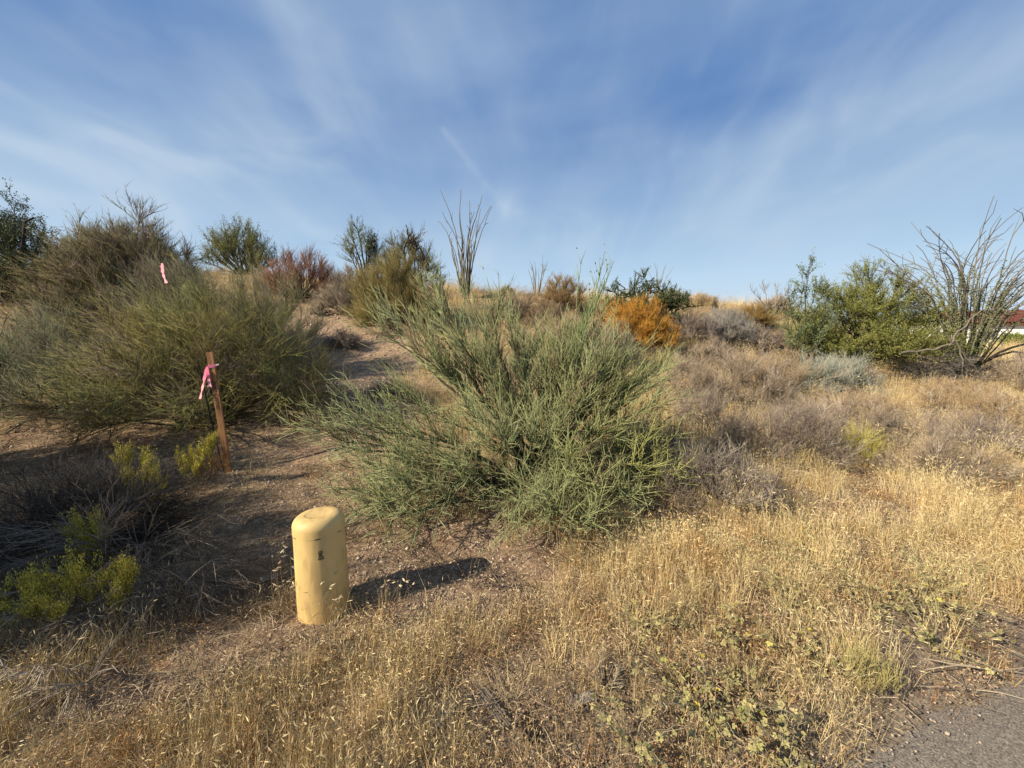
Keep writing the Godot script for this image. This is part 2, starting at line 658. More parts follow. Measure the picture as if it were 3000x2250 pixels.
# ---------------------------------------------------------------- the setting
func grain_texture(seed_: int, freq: float, lo: float, size := 512) -> Array:   # [albedo grain, normal map]
	var a := FastNoiseLite.new()
	a.seed = seed_
	a.noise_type = FastNoiseLite.TYPE_CELLULAR
	a.cellular_return_type = FastNoiseLite.RETURN_CELL_VALUE
	a.frequency = freq
	a.fractal_type = FastNoiseLite.FRACTAL_NONE
	var b := FastNoiseLite.new()
	b.seed = seed_ + 1
	b.noise_type = FastNoiseLite.TYPE_SIMPLEX
	b.frequency = freq * 1.7
	b.fractal_octaves = 4
	var dd := FastNoiseLite.new()
	dd.seed = seed_
	dd.noise_type = FastNoiseLite.TYPE_CELLULAR
	dd.cellular_return_type = FastNoiseLite.RETURN_DISTANCE
	dd.frequency = freq
	dd.fractal_type = FastNoiseLite.FRACTAL_NONE
	var ia := a.get_seamless_image(size, size)
	var ib := b.get_seamless_image(size, size)
	var id := dd.get_seamless_image(size, size)
	var col := Image.create(size, size, false, Image.FORMAT_RGB8)
	var hgt := Image.create(size, size, false, Image.FORMAT_RGB8)
	for y in size:
		for x in size:
			var c := ia.get_pixel(x, y).r
			var n := ib.get_pixel(x, y).r
			var q := id.get_pixel(x, y).r
			var f := clampf(lo + (1.0 - lo) * (0.55 * c + 0.6 * n - 0.08), 0.0, 1.0)
			col.set_pixel(x, y, Color(f, f * lerpf(0.96, 1.0, c), f * lerpf(0.92, 1.0, n)))
			var z := clampf(0.6 * (1.0 - q) + 0.45 * n, 0.0, 1.0)
			hgt.set_pixel(x, y, Color(z, z, z))
	hgt.bump_map_to_normal_map(3.0)
	return [ImageTexture.create_from_image(col), ImageTexture.create_from_image(hgt)]


func build_ground() -> void:
	var xs: Array[float] = []
	var p := 0.0
	var st := 0.06
	while p < 420.0:
		xs.append(p)
		if p > 0.0:
			xs.push_front(-p)
		p += st
		st *= 1.035
	var ds: Array[float] = [-300.0, -120.0, -50.0, -20.0, -10.0, -6.0, -4.0, -3.0, -2.0, -1.3, -0.8, -0.4]
	p = 0.0
	st = 0.055
	while p < 500.0:
		ds.append(p)
		p += st
		st *= 1.02 if p < 20.0 else 1.12
	var nx := xs.size()
	var nd := ds.size()
	var g := Geo.new()
	var uv := PackedVector2Array()
	var dirt := Color(0.40, 0.29, 0.205)
	var red := Color(0.38, 0.245, 0.165)
	var straw := Color(0.47, 0.36, 0.215)
	for j in nd:
		for i in nx:
			var x := xs[i]
			var d := ds[j]
			g.v.append(Vector3(x, gy(x, d), -d))
			var e := 0.04 + 0.004 * absf(d)
			g.n.append(Vector3(gy(x - e, d) - gy(x + e, d), 2.0 * e, -(gy(x, d - e) - gy(x, d + e))).normalized())
			var b := bare(x, d)
			var q := 0.5 + 0.5 * patch.get_noise_2d(x * 2.0, d * 2.0)
			var c := straw.lerp(dirt, clampf(b + 0.25 * q, 0, 1)).lerp(red, 0.5 * smoothstep(0.5, 0.8, q))
			c = c.lerp(Color(0.56, 0.42, 0.31), b * smoothstep(4.5, 6.5, d) * 0.8)
			c = c.lerp(Color(0.30, 0.255, 0.215), 0.75 * (1.0 - smoothstep(0.25, 0.6, off_road(x, d))))
			g.c.append(c)
			uv.append(Vector2(x, d))
	for j in nd - 1:
		for i in nx - 1:
			var a := j * nx + i
			g.ix.append_array(PackedInt32Array([a, a + nx, a + 1, a + 1, a + nx, a + nx + 1]))
	var ar := []
	ar.resize(Mesh.ARRAY_MAX)
	ar[Mesh.ARRAY_VERTEX] = g.v
	ar[Mesh.ARRAY_NORMAL] = g.n
	ar[Mesh.ARRAY_COLOR] = g.c
	ar[Mesh.ARRAY_TEX_UV] = uv
	ar[Mesh.ARRAY_INDEX] = g.ix
	var m := ArrayMesh.new()
	m.add_surface_from_arrays(Mesh.PRIMITIVE_TRIANGLES, ar)
	var mat := StandardMaterial3D.new()
	mat.vertex_color_use_as_albedo = true
	var tx := grain_texture(31, 0.045, 0.5)
	mat.albedo_texture = tx[0]
	mat.normal_enabled = true
	mat.normal_texture = tx[1]
	mat.normal_scale = 1.0
	mat.uv1_triplanar = true
	mat.uv1_world_triplanar = true
	mat.uv1_scale = Vector3(1.7, 1.7, 1.7)
	mat.roughness = 0.95
	mat.metallic_specular = 0.15
	var o := part("ground", m, mat, self)
	o.set_meta("kind", "structure")
	o.set_meta("label", "sandy desert ground rising to a low hill")

	# asphalt, with a ragged edge that thins out under the gravel
	var r := Geo.new()
	var e := Vector2(0.951, 0.308)
	var nrm := Vector2(-0.308, 0.951)
	var rows := [0.0, 0.12, 0.4, 1.0, 2.2, 4.0, 6.8]
	var cols := 320
	for k in rows.size():
		for i in cols + 1:
			var f := (float(i) / cols - 0.5) * 2.0
			var s := 50.0 * signf(f) * pow(absf(f), 2.2)
			var off: float = 0.04 - rows[k]
			var y := 0.008
			if k == 0:
				off += patch.get_noise_2d(s * 9.0, 3.0) * 0.07 + patch.get_noise_2d(s * 40.0, 9.0) * 0.035
				y = -0.008
			elif k == 1:
				off += patch.get_noise_2d(s * 9.0, 3.0) * 0.05
			var q := Vector2(1.22, 1.21) + e * s + nrm * off
			r.v.append(Vector3(q.x, y + bump.get_noise_2d(q.x, q.y) * 0.004, -q.y))
			r.n.append(UPV)
			r.c.append(Color(1, 1, 1))
	for k in rows.size() - 1:
		for i in cols:
			var a := k * (cols + 1) + i
			r.ix.append_array(PackedInt32Array([a, a + 1, a + cols + 1, a + 1, a + cols + 2, a + cols + 1]))
	var am := StandardMaterial3D.new()
	am.albedo_color = Color(0.40, 0.355, 0.305).linear_to_srgb()
	var ta := grain_texture(77, 0.16, 0.42)
	am.albedo_texture = ta[0]
	am.normal_enabled = true
	am.normal_texture = ta[1]
	am.normal_scale = 1.2
	am.uv1_triplanar = true
	am.uv1_world_triplanar = true
	am.uv1_scale = Vector3(2.6, 2.6, 2.6)
	am.roughness = 0.9
	am.metallic_specular = 0.3
	o = part("road", r.mesh(), am, self)
	o.set_meta("kind", "structure")
	o.set_meta("label", "grey asphalt road edge with exposed pale aggregate")


func build_house() -> void:
	var at := Vector3(58.6, gy(61.0, 47.0), -47.0)
	var h := thing("house", "white stucco house with red tiled roof far beyond the big ocotillo", "house", at)
	h.rotation.y = -0.25
	var white := plain_mat(Color(0.78, 0.76, 0.72), 0.9)
	var g := Geo.new()
	g.box(Vector3(0, 1.35, 0), Vector3(6.5, 0, 0), Vector3(0, 1.5, 0), Vector3(0, 0, 4.0), Color(1, 1, 1))
	part("wall", g.mesh(), white, h)
	var tile := plain_mat(Color(0.115, 0.038, 0.028), 0.9)
	for s in [1.0, -1.0]:
		var r := Geo.new()
		for k in 44:   # rows of barrel tiles from eave to ridge
			var x := -6.9 + k * 0.314
			var pts := PackedVector3Array([Vector3(x, 2.78, 4.5 * s), Vector3(x, 3.55, 2.2 * s), Vector3(x, 4.25, 0.02 * s)])
			r.limb(pts, 0.17, 0.16, Color(1, 1, 1), Color(1, 1, 1), 6)
		part("roof_tiles", r.mesh(), tile, h, true)
	g = Geo.new()
	g.limb(PackedVector3Array([Vector3(-7.0, 4.3, 0), Vector3(0, 4.3, 0), Vector3(7.0, 4.3, 0)]), 0.2, 0.2, Color(1, 1, 1), Color(1, 1, 1), 8)
	part("ridge", g.mesh(), tile, h)
	var wood := plain_mat(Color(0.10, 0.05, 0.03), 0.8)
	for s in [1.0, -1.0]:
		g = Geo.new()
		g.box(Vector3(0, 2.66, 4.45 * s), Vector3(6.9, 0, 0), Vector3(0, 0.1, 0), Vector3(0, 0, 0.05), Color(1, 1, 1))
		part("fascia", g.mesh(), wood, h)
	for x in [-6.52, 6.52]:
		g = Geo.new()   # gable ends
		var o := Vector3(x, 2.85, 0)
		var k := g.v.size()
		g.v.append_array(PackedVector3Array([o + Vector3(0, 0, -4), o + Vector3(0, 0, 4), o + Vector3(0, 1.35, 0)]))
		for q in 3:
			g.n.append(Vector3(signf(x), 0, 0))
			g.c.append(Color(1, 1, 1))
		g.ix.append_array(PackedInt32Array([k, k + 1, k + 2] if x < 0 else [k, k + 2, k + 1]))
		part("gable", g.mesh(), white, h)
	var dark := plain_mat(Color(0.03, 0.035, 0.04), 0.2)
	for x in [-3.5, 0.5, 4.2]:
		g = Geo.new()
		g.box(Vector3(x, 1.5, 4.01), Vector3(0.7, 0, 0), Vector3(0, 0.55, 0), Vector3(0, 0, 0.03), Color(1, 1, 1))
		part("window", g.mesh(), dark, h)


# ---------------------------------------------------------------- pedestal and stake
func build_pedestal() -> void:
	var root := thing("utility_pedestal", "tan plastic utility pedestal with rounded dome top standing in dry grass", "utility pedestal", Vector3(-1.062, gy(-1.06, 2.03) - 0.03, -2.03))
	root.rotation.z = 0.012
	var tan_ := StandardMaterial3D.new()
	tan_.albedo_color = Color(0.75, 0.535, 0.235).linear_to_srgb()
	var nz := FastNoiseLite.new()
	nz.seed = 4
	nz.frequency = 0.012
	nz.fractal_octaves = 5
	var ni := nz.get_seamless_image(256, 256)
	var tex := Image.create(256, 256, false, Image.FORMAT_RGB8)
	for y in 256:
		for x in 256:
			var n := ni.get_pixel(x, y).r
			var f := clampf(0.86 + 0.12 * (n - 0.4) - 0.07 * smoothstep(0.62, 0.72, ni.get_pixel((x * 3) % 256, (y + 90) % 256).r), 0, 1)
			tex.set_pixel(x, y, Color(f, f * 0.99, f * 0.97))
	tan_.albedo_texture = ImageTexture.create_from_image(tex)
	tan_.uv1_triplanar = true
	tan_.uv1_scale = Vector3(2.3, 1.1, 2.3)
	tan_.roughness = 0.55
	tan_.metallic_specular = 0.4
	var H := 0.605
	# profile of the body: (radius, height)
	var prof := [Vector2(0.136, 0.0), Vector2(0.134, 0.2), Vector2(0.131, 0.4), Vector2(0.130, 0.5), Vector2(0.130, 0.512)]
	part("body", lathe(prof, 64), tan_, root)
	var cap := [Vector2(0.1315, 0.513), Vector2(0.1315, 0.522)]
	for i in 9:
		var a := PI / 2 * i / 8.0
		cap.append(Vector2(0.082 + 0.0495 * cos(a), 0.550 + 0.052 * sin(a)))
	cap.append_array([Vector2(0.076, 0.6035), Vector2(0.070, 0.6036), Vector2(0.062, 0.6029), Vector2(0.052, 0.6020), Vector2(0.03, 0.6012), Vector2(0.012, 0.6010), Vector2(0.009, 0.6016), Vector2(0.0, 0.6018)])
	part("dome_cap", lathe(cap, 64), tan_, root)
	var black := plain_mat(Color(0.012, 0.011, 0.01), 0.6)
	for a in [0.42, 1.30, -0.62]:   # slots along the seam
		var g := Geo.new()
		for k in 6:
			var a0: float = a - 0.09 + k * 0.03
			var a1: float = a0 + 0.03
			var r := 0.1322
			g.quad(Vector3(sin(a0) * r, 0.512, cos(a0) * r), Vector3(sin(a1) * r, 0.512, cos(a1) * r), Vector3(sin(a1) * r, 0.5165, cos(a1) * r), Vector3(sin(a0) * r, 0.5165, cos(a0) * r), Color(1, 1, 1))
		part("slot", g.mesh(), black, root)
	# worn dark print below the seam
	var rows := ["....####....", "..###..##...", "..##....##..", ".##..##.##..", ".##.##..##..", ".##.##.##...", "..##..###...", "..######....", "...####.....", "..####.##...", ".##..##.....", ".###.###.##.", "..#####.###.", "...........", ".##.#.#.###.", ".#####.####.", "##.###.#.##.", "##.#.#.####.", ".#.###.#..#."]
	var mk := Geo.new()
	for j in rows.size():
		var row: String = rows[j]
		for i in row.length():
			if row[i] == "#":
				var w := 0.0024
				var a0 := 0.37 + i * w / 0.131
				var a1 := a0 + w / 0.131
				var y0 := 0.447 - j * 0.0027
				var r := 0.1328
				mk.quad(Vector3(sin(a0) * r, y0, cos(a0) * r), Vector3(sin(a1) * r, y0, cos(a1) * r), Vector3(sin(a1) * r, y0 + 0.0027, cos(a1) * r), Vector3(sin(a0) * r, y0 + 0.0027, cos(a0) * r), Color(1, 1, 1))
	part("worn_print", mk.mesh(), plain_mat(Color(0.035, 0.03, 0.022), 0.7), root)
	# raised lettering round the recess of the cap, worn smooth
	rng.seed = 12
	var em := Geo.new()
	for k in 26:
		var a := -1.15 + k * 0.09
		var ce := Vector3(sin(a) * 0.0675, 0.6036, cos(a) * 0.0675)
		var tx := Vector3(cos(a), 0, -sin(a))
		var tz := Vector3(sin(a), 0, cos(a))
		em.box(ce, tx * rf(0.0008, 0.0018), UPV * 0.0008, tz * 0.0025, Color(1, 1, 1))
	part("embossed_ring", em.mesh(), tan_, root, true)


func lathe(prof: Array, sides: int) -> ArrayMesh:
	var g := Geo.new()
	var m := prof.size()
	for i in m:
		var t: Vector2 = (prof[mini(i + 1, m - 1)] - prof[maxi(i - 1, 0)]).normalized()
		for j in sides + 1:
			var a := TAU * j / sides
			var o := Vector3(sin(a), 0, cos(a))
			g.v.append(o * prof[i].x + UPV * prof[i].y)
			g.n.append((o * t.y - UPV * t.x).normalized())
			g.c.append(Color(1, 1, 1))
	for i in m - 1:
		for j in sides:
			var a := i * (sides + 1) + j
			var b := a + sides + 1
			g.ix.append_array(PackedInt32Array([a, b, a + 1, a + 1, b, b + 1]))
	return g.mesh()


func ribbon(points: Array, width: float, twist: float, seed_: int, fade := 0.0) -> ArrayMesh:
	rng.seed = seed_
	var g := Geo.new()
	var n := 14
	var pa := PackedVector3Array(points)
	var across := 5
	for i in n + 1:
		var t := float(i) / n
		var p := along(pa, t)
		var a := twist * t + 0.3
		var side := Vector3(cos(a), 0, sin(a))
		var nn := Vector3(-sin(a), 0, cos(a))
		var w := width * (0.35 + 0.65 * smoothstep(0.0, 0.35, t))
		for k in across:
			var f := float(k) / (across - 1) - 0.5
			var z := sin(f * 9.0 + t * 5.0) * 0.006 + sin(t * 23.0 + f * 4.0) * 0.004
			g.v.append(p + side * f * w + nn * z)
			g.n.append((nn + side * cos(f * 9.0 + t * 5.0) * -0.5).normalized())
			var hatch := 0.5 + 0.5 * sin((t * 26.0 + f * 3.0) * TAU * 0.5)
			g.c.append(Color(0.80, 0.20, 0.33).lerp(Color(0.80, 0.55, 0.56), maxf(fade, smoothstep(0.25, 0.8, t)) * (0.35 + 0.65 * hatch)))
	for i in n:
		for k in across - 1:
			var a := i * across + k
			g.ix.append_array(PackedInt32Array([a, a + 1, a + across, a + 1, a + across + 1, a + across]))
	return g.mesh()


func build_stake() -> void:
	var base := on_ground(-2.945, 3.87)
	var axis := Vector3(-0.075, 1.24, 0.02)
	var root := thing("survey_stake", "brown wooden survey stake leaning in front of the green shrub", "stake", base)
	var up := axis.normalized()
	var z := (Vector3(0.25, 0, 1.0) - up * up.dot(Vector3(0.25, 0, 1.0))).normalized()
	var x := up.cross(z)
	root.basis = Basis(x, up, z)
	var wood := StandardMaterial3D.new()
	wood.albedo_color = Color(0.46, 0.235, 0.10).linear_to_srgb()
	var wt := Image.create(64, 512, false, Image.FORMAT_RGB8)
	var wn := FastNoiseLite.new()
	wn.seed = 6
	wn.frequency = 0.02
	wn.fractal_octaves = 4
	for yy in 512:
		for xx in 64:
			var f := clampf(0.78 + 0.35 * wn.get_noise_2d(xx * 4.0, yy * 0.16) + 0.1 * sin(xx * 0.9 + 3.0 * wn.get_noise_2d(xx, yy * 0.3)), 0.3, 1.0)
			wt.set_pixel(xx, yy, Color(f, f * 0.97, f * 0.92))
	wood.albedo_texture = ImageTexture.create_from_image(wt)
	wood.uv1_triplanar = true
	wood.uv1_scale = Vector3(9, 0.8, 9)
	wood.roughness = 0.8


	var g := Geo.new()
	g.box(Vector3(0, 0.57, 0), Vector3(0.027, 0, 0), Vector3(0, 0.67, 0), Vector3(0, 0, 0.014), Color(1, 1, 1))

	part("lath", g.mesh(), wood, root)
	var tm := TextMesh.new()
	var sf := SystemFont.new()
	sf.font_names = PackedStringArray(["Droid Sans"])
	tm.font = sf
	tm.text = "Prop Corner"
	tm.font_size = 16
	tm.pixel_size = 0.0034
	tm.depth = 0.002
	var w := part("handwriting", tm, plain_mat(Color(0.03, 0.02, 0.02), 0.7), root)
	w.transform = Transform3D(Basis(Vector3(0, 0, 1), -PI / 2 + 0.03) * Basis(Vector3(1, 0, 0), Vector3(0.22, 1, 0), Vector3(0, 0, 1)), Vector3(0.002, 0.80, 0.0146))
	# flagging tape tied near the top
	var tape := StandardMaterial3D.new()
	tape.vertex_color_use_as_albedo = true
	tape.roughness = 0.45
	tape.backlight_enabled = true
	tape.backlight = Color(0.5, 0.3, 0.35)
	var rb := thing("pink_ribbon", "pink flagging ribbon tied round the wooden survey stake", "ribbon", base + root.basis * Vector3(0, 1.10, 0))
	var k := Geo.new()
	for i in 3:
		k.box(root.basis * Vector3(0, 0.006 - i * 0.009, 0), root.basis * Vector3(0.0295, 0.002 * (i - 1), 0), root.basis * Vector3(0.001, 0.006, 0), root.basis * Vector3(0, 0, 0.0168), Color(0.80, 0.20, 0.33))
	k.box(root.basis * Vector3(0.045, 0.006, 0.012), root.basis * Vector3(0.02, 0.004, 0), root.basis * Vector3(0, 0.008, 0), root.basis * Vector3(0, 0, 0.002), Color(0.82, 0.55, 0.6))
	part("knot", k.mesh(), tape, rb)
	part("tail", ribbon([Vector3(-0.032, -0.005, 0.02), Vector3(-0.06, -0.10, 0.03), Vector3(-0.085, -0.21, 0.03), Vector3(-0.115, -0.33, 0.04)], 0.055, 0.4, 3), tape, rb)
	part("tail", ribbon([Vector3(-0.03, -0.008, 0.022), Vector3(-0.03, -0.08, 0.028), Vector3(-0.022, -0.15, 0.03), Vector3(-0.015, -0.21, 0.03)], 0.042, -0.3, 5), tape, rb)
	# thin dark rod beside it
	var rd := thing("metal_rod", "thin dark metal rod leaning beside the survey stake", "rod", on_ground(-3.0, 3.90, 0.05))
	var rg := Geo.new()
	rg.limb(PackedVector3Array([Vector3(0, -0.1, 0), Vector3(-0.10, 0.55, 0), Vector3(-0.19, 1.18, 0.0)]), 0.0085, 0.0075, Color(1, 1, 1), Color(1, 1, 1), 6)
	part("shaft", rg.mesh(), plain_mat(Color(0.018, 0.016, 0.015), 0.5), rd)
	# second ribbon, on a wire in the shrub behind
	var rb2 := thing("pink_ribbon", "pale pink flagging ribbon sticking up out of the green shrub crown", "ribbon", Vector3(-4.06, 2.30, -4.6))
	part("tail", ribbon([Vector3(0.0, 0.115, 0.02), Vector3(0.002, 0.04, 0.03), Vector3(0.014, -0.03, 0.03), Vector3(0.032, -0.11, 0.02)], 0.058, 0.15, 9, 0.6), tape, rb2)
	var wg := Geo.new()
	wg.limb(PackedVector3Array([Vector3(0.03, -1.9, -0.1), Vector3(0.01, -0.8, -0.03), Vector3(0.0, 0.11, 0)]), 0.004, 0.003, Color(1, 1, 1), Color(1, 1, 1), 5)
	part("wire", wg.mesh(), plain_mat(Color(0.2, 0.12, 0.1), 0.6), rb2)


# ---------------------------------------------------------------- plants by place
func build_near_shrubs() -> void:
	# the large green broom-like shrub in the middle
	var tips := []
	for e in [[-1.42, 1.42, -0.2], [-1.2, 1.55, 0.1], [-0.98, 1.62, -0.3], [-0.78, 1.66, 0.15], [-0.55, 1.64, -0.2], [-0.36, 1.6, 0.2], [-0.2, 1.42, -0.1], [-1.05, 1.3, 0.3], [-0.62, 1.36, 0.4], [-0.85, 1.15, 0.2], [-0.4, 1.15, 0.35], [-0.12, 1.1, -0.4],
			[-1.62, 0.72, 0.15], [-1.70, 0.48, 0.25], [-1.50, 0.30, 0.4], [-1.36, 0.62, 0.45], [-1.15, 0.45, 0.6], [-1.2, 0.85, 0.1], [-1.25, 0.12, 0.55], [-1.0, 0.22, 0.75], [-0.85, 0.6, 0.55],
			[0.6, 0.9, 0.2], [0.78, 0.9, 0.1], [0.45, 1.02, 0.3], [0.95, 0.95, 0.2], [0.3, 0.8, 0.3], [0.1, 1.12, 0.2], [-0.05, 1.2, 0.0], [0.18, 0.6, 0.3], [-1.3, 0.06, 0.7], [-1.1, 0.06, 0.85], [-1.5, 0.12, 0.5], [-0.9, 0.12, 0.9], [0.3, 0.06, 0.95], [0.5, 0.08, 0.85], [0.1, 0.06, 1.0], [-0.1, 0.1, 0.9], [-1.75, 0.62, 0.3], [-1.8, 0.4, 0.1], [-0.1, 0.8, 0.2], [0.1, 0.95, 0.1], [0.2, 0.7, -0.2], [-0.3, 0.9, 0.0], [0.3, 1.05, 0.2], [0.0, 0.6, 0.4], [-0.55, 1.0, 0.0], [0.9, 1.2, 0.0], [-0.55, 0.35, 0.75], [-0.3, 0.5, 0.6], [0.05, 0.14, 0.85], [0.22, 0.18, 0.72], [-0.12, 0.22, 0.7], [0.35, 0.35, 0.6], [0.15, 0.45, 0.55], [-0.5, 0.75, 0.4],
			[1.05, 1.02, 0.0], [0.98, 0.78, 0.25], [1.12, 0.5, 0.1], [1.12, 0.2, 0.15], [0.9, 0.35, 0.45], [0.75, 1.1, -0.15], [0.58, 1.12, 0.15], [0.42, 1.3, -0.2], [0.25, 1.25, 0.1], [0.8, 0.7, -0.1], [0.62, 0.62, 0.4], [1.15, 0.08, 0.4], [0.5, 0.85, 0.1], [0.7, 0.15, 0.6]]:
		tips.append(Vector3(e[0], e[1], e[2]))
	var sh := plant("green_shrub", "big pale green broom-like shrub with bare leafless twigs behind the tan pedestal", "shrub", 0.2, 3.63, {"tips": tips, "bark": Color(0.05, 0.045, 0.03), "a": Color(0.08, 0.10, 0.043), "b": Color(0.215, 0.245, 0.13), "tip": Color(0.41, 0.41, 0.195), "dead": 0.10, "deadc": Color(0.2, 0.15, 0.09), "warm": 1.0, "wild": 0.75,
		"subs": 13, "twigs": 8, "lets": 2, "sub_len": 0.38, "twig_len": 0.25, "sub_r": 0.0045, "twig_r": 0.0034, "follow": 1.0, "spread": 0.5, "up": 0.25, "tfollow": 1.0, "tspread": 0.55, "tup": 0.2, "limb_r": 0.02, "base_r": 0.2, "bow": 0.06, "from": 0.28, "bend": 0.02})
	# its tall spire
	rng.seed = 99
	var g := Geo.new()
	var top := Vector3(0.62, 2.12, 0.05)
	for i in 17:
		var s := Vector3(0.25, 0.85, 0.1) + rnd() * 0.08
		var e := top + Vector3(rf(-0.17, 0.14), rf(-0.75, 0.12), rf(-0.15, 0.15))
		var p := curve(s, s.lerp(e, 0.5) + Vector3(0.03, 0.05, 0), e, 6, 0.012)
		g.limb(p, 0.007, 0.003, Color(0.11, 0.14, 0.06), Color(0.18, 0.21, 0.1), 4)
		for k in 26:
			var t := rf(0.15, 1.0)
			var q := along(p, t)
			var dr := (UPV + rnd() * 0.45).normalized()
			var l := rf(0.05, 0.2)
			var c := jit(Color(0.15, 0.185, 0.08))
			g.strand(q, q + dr * l, 0.0036, c, c)
			if rng.randf() < 0.35:
				g.leaf(q + dr * l, dr * 0.022, dr.cross(rnd()).normalized() * 0.007, Color(0.12, 0.11, 0.05))
	part("spire", g.mesh(), MP, sh, true)

	# the shrubs on the bank
	rng.seed = 40
	plant("olive_shrub", "wide olive green shrub arching to the ground behind the survey stake", "shrub", -4.15, 5.15, {"tips": dome(52, 1.9, 1.95, 1.25, 0.02, 0.8), "dead": 0.22, "wild": 0.9, "bark": Color(0.075, 0.055, 0.04), "a": Color(0.20, 0.155, 0.045), "b": Color(0.17, 0.195, 0.07), "tip": Color(0.36, 0.31, 0.14),
		"subs": 16, "twigs": 12, "lets": 1, "sub_len": 0.5, "twig_len": 0.33, "sub_r": 0.0045, "twig_r": 0.003, "follow": 0.75, "spread": 0.75, "up": 0.28, "tspread": 0.65, "tup": 0.3, "limb_r": 0.02, "base_r": 0.3, "bow": 0.16, "from": 0.3, "bend": 0.13})
	rng.seed = 41
	var peak := dome(70, 1.55, 3.0, 1.4, 0.1, 0.9)
	peak.append_array(dome(46, 1.6, 2.85, 1.4, 0.5, 0.84))
	peak.append_array(dome(26, 1.1, 2.8, 1.0, 0.75, 0.93))
	peak.append_array(dome(60, 2.3, 2.0, 1.6, 0.05, 0.88))
	plant("brown_shrub", "tall grey brown dome-shaped shrub rising behind the olive green one", "shrub", -7.1, 7.3, {"tips": peak, "dead": 0.25, "deadc": Color(0.22, 0.165, 0.125), "bark": Color(0.05, 0.04, 0.032), "a": Color(0.155, 0.12, 0.06), "b": Color(0.145, 0.15, 0.068), "tip": Color(0.27, 0.23, 0.13),
		"subs": 19, "twigs": 12, "lets": 1, "sub_len": 0.36, "twig_len": 0.28, "sub_r": 0.005, "twig_r": 0.0036, "follow": 0.6, "spread": 0.85, "up": 0.2, "tspread": 0.5, "tup": 0.3, "limb_r": 0.018, "base_r": 0.35, "bow": 0.1, "from": 0.35, "bend": 0.08})
	rng.seed = 42
	plant("pale_shrub", "pale yellow green wispy shrub between the olive shrub and the sandy slope", "shrub", -4.45, 6.9, {"tips": dome(30, 1.3, 2.1, 0.9, 0.1, 0.84), "a": Color(0.19, 0.175, 0.085), "b": Color(0.26, 0.25, 0.13), "tip": Color(0.32, 0.28, 0.16),
		"subs": 14, "twigs": 12, "lets": 1, "sub_len": 0.45, "twig_len": 0.3, "sub_r": 0.004, "twig_r": 0.0025, "up": 0.5, "tup": 0.5, "tspread": 0.4, "limb_r": 0.016, "bow": 0.06})
	rng.seed = 43
	plant("grey_green_shrub", "low grey green shrub low on the bank below the tall brown dome", "shrub", -6.7, 5.6, {"tips": dome(26, 1.25, 1.35, 1.0, 0.02, 0.8), "a": Color(0.19, 0.195, 0.11), "b": Color(0.25, 0.27, 0.165), "tip": Color(0.34, 0.33, 0.22), "dead": 0.2, "wild": 0.6,
		"subs": 16, "twigs": 13, "lets": 1, "sub_len": 0.5, "twig_len": 0.33, "sub_r": 0.004, "twig_r": 0.0023, "up": 0.3, "tup": 0.3, "limb_r": 0.016, "bow": 0.12})
	rng.seed = 44
	plant("bush", "grey brush patch filling the gap between olive shrub and tall brown dome", "shrub", -5.45, 6.4, {"tips": dome(34, 1.35, 2.25, 1.0, 0.1, 0.84), "a": Color(0.21, 0.17, 0.11), "b": Color(0.21, 0.21, 0.125), "tip": Color(0.33, 0.29, 0.2), "dead": 0.3, "wild": 0.6,
		"subs": 16, "twigs": 13, "lets": 1, "sub_len": 0.5, "twig_len": 0.34, "sub_r": 0.004, "twig_r": 0.0023, "up": 0.35, "tup": 0.35, "limb_r": 0.016, "bow": 0.1})
	# dead limbs sprawling from the olive shrub on to the slope
	rng.seed = 45
	var dl := thing("dead_limb", "dark dead limbs arching to the ground at the olive shrub's edge", "dead branch", on_ground(-3.2, 5.7))
	for e in [[Vector3(-0.3, 0.15, 0), Vector3(0.35, 0.42, 0.05), Vector3(0.8, 0.02, 0.1), 0.03], [Vector3(-0.2, 0.1, 0.1), Vector3(0.3, 0.3, 0.2), Vector3(0.68, 0.03, 0.3), 0.022], [Vector3(-0.5, 0.2, -0.1), Vector3(0.2, 0.55, -0.1), Vector3(0.62, 0.25, -0.05), 0.018]]:
		var q := Geo.new()
		var p := curve(e[0], e[1], e[2], 9, 0.02)
		q.limb(p, e[3], e[3] * 0.5, Color(0.04, 0.032, 0.026), Color(0.09, 0.075, 0.06), 6)
		for k in 8:
			var s := along(p, rf(0.2, 1.0))
			q.limb(curve(s, s + rnd() * 0.12 + UPV * 0.05, s + rnd() * 0.25 + Vector3(0.1, 0.0, 0), 3, 0.01), 0.006, 0.002, Color(0.07, 0.06, 0.05), Color(0.12, 0.1, 0.08), 3)
		part("branch", q.mesh(), MP, dl)
	# dark shrub beyond the frame's edge whose shade lies over the near bank
	rng.seed = 46
	plant("shade_shrub", "dense dark shrub beside the road verge shading the yellow sprigs", "shrub", -4.75, 1.15, {"tips": dome(44, 1.2, 2.2, 1.15, 0.0, 0.84), "a": Color(0.1, 0.1, 0.05), "b": Color(0.13, 0.14, 0.07),
		"subs": 18, "twigs": 14, "lets": 2, "sub_len": 0.5, "twig_len": 0.3, "sub_r": 0.006, "twig_r": 0.004, "limb_r": 0.02, "bow": 0.12})
	rng.seed = 47
	plant("shade_shrub", "dense dark shrub on the bank above the yellow sprigs", "shrub", -6.3, 2.75, {"tips": dome(48, 1.6, 2.35, 1.35, 0.0, 0.84), "a": Color(0.1, 0.1, 0.05), "b": Color(0.13, 0.14, 0.07),
		"subs": 18, "twigs": 14, "lets": 2, "sub_len": 0.5, "twig_len": 0.3, "sub_r": 0.006, "twig_r": 0.004, "limb_r": 0.02, "bow": 0.12})


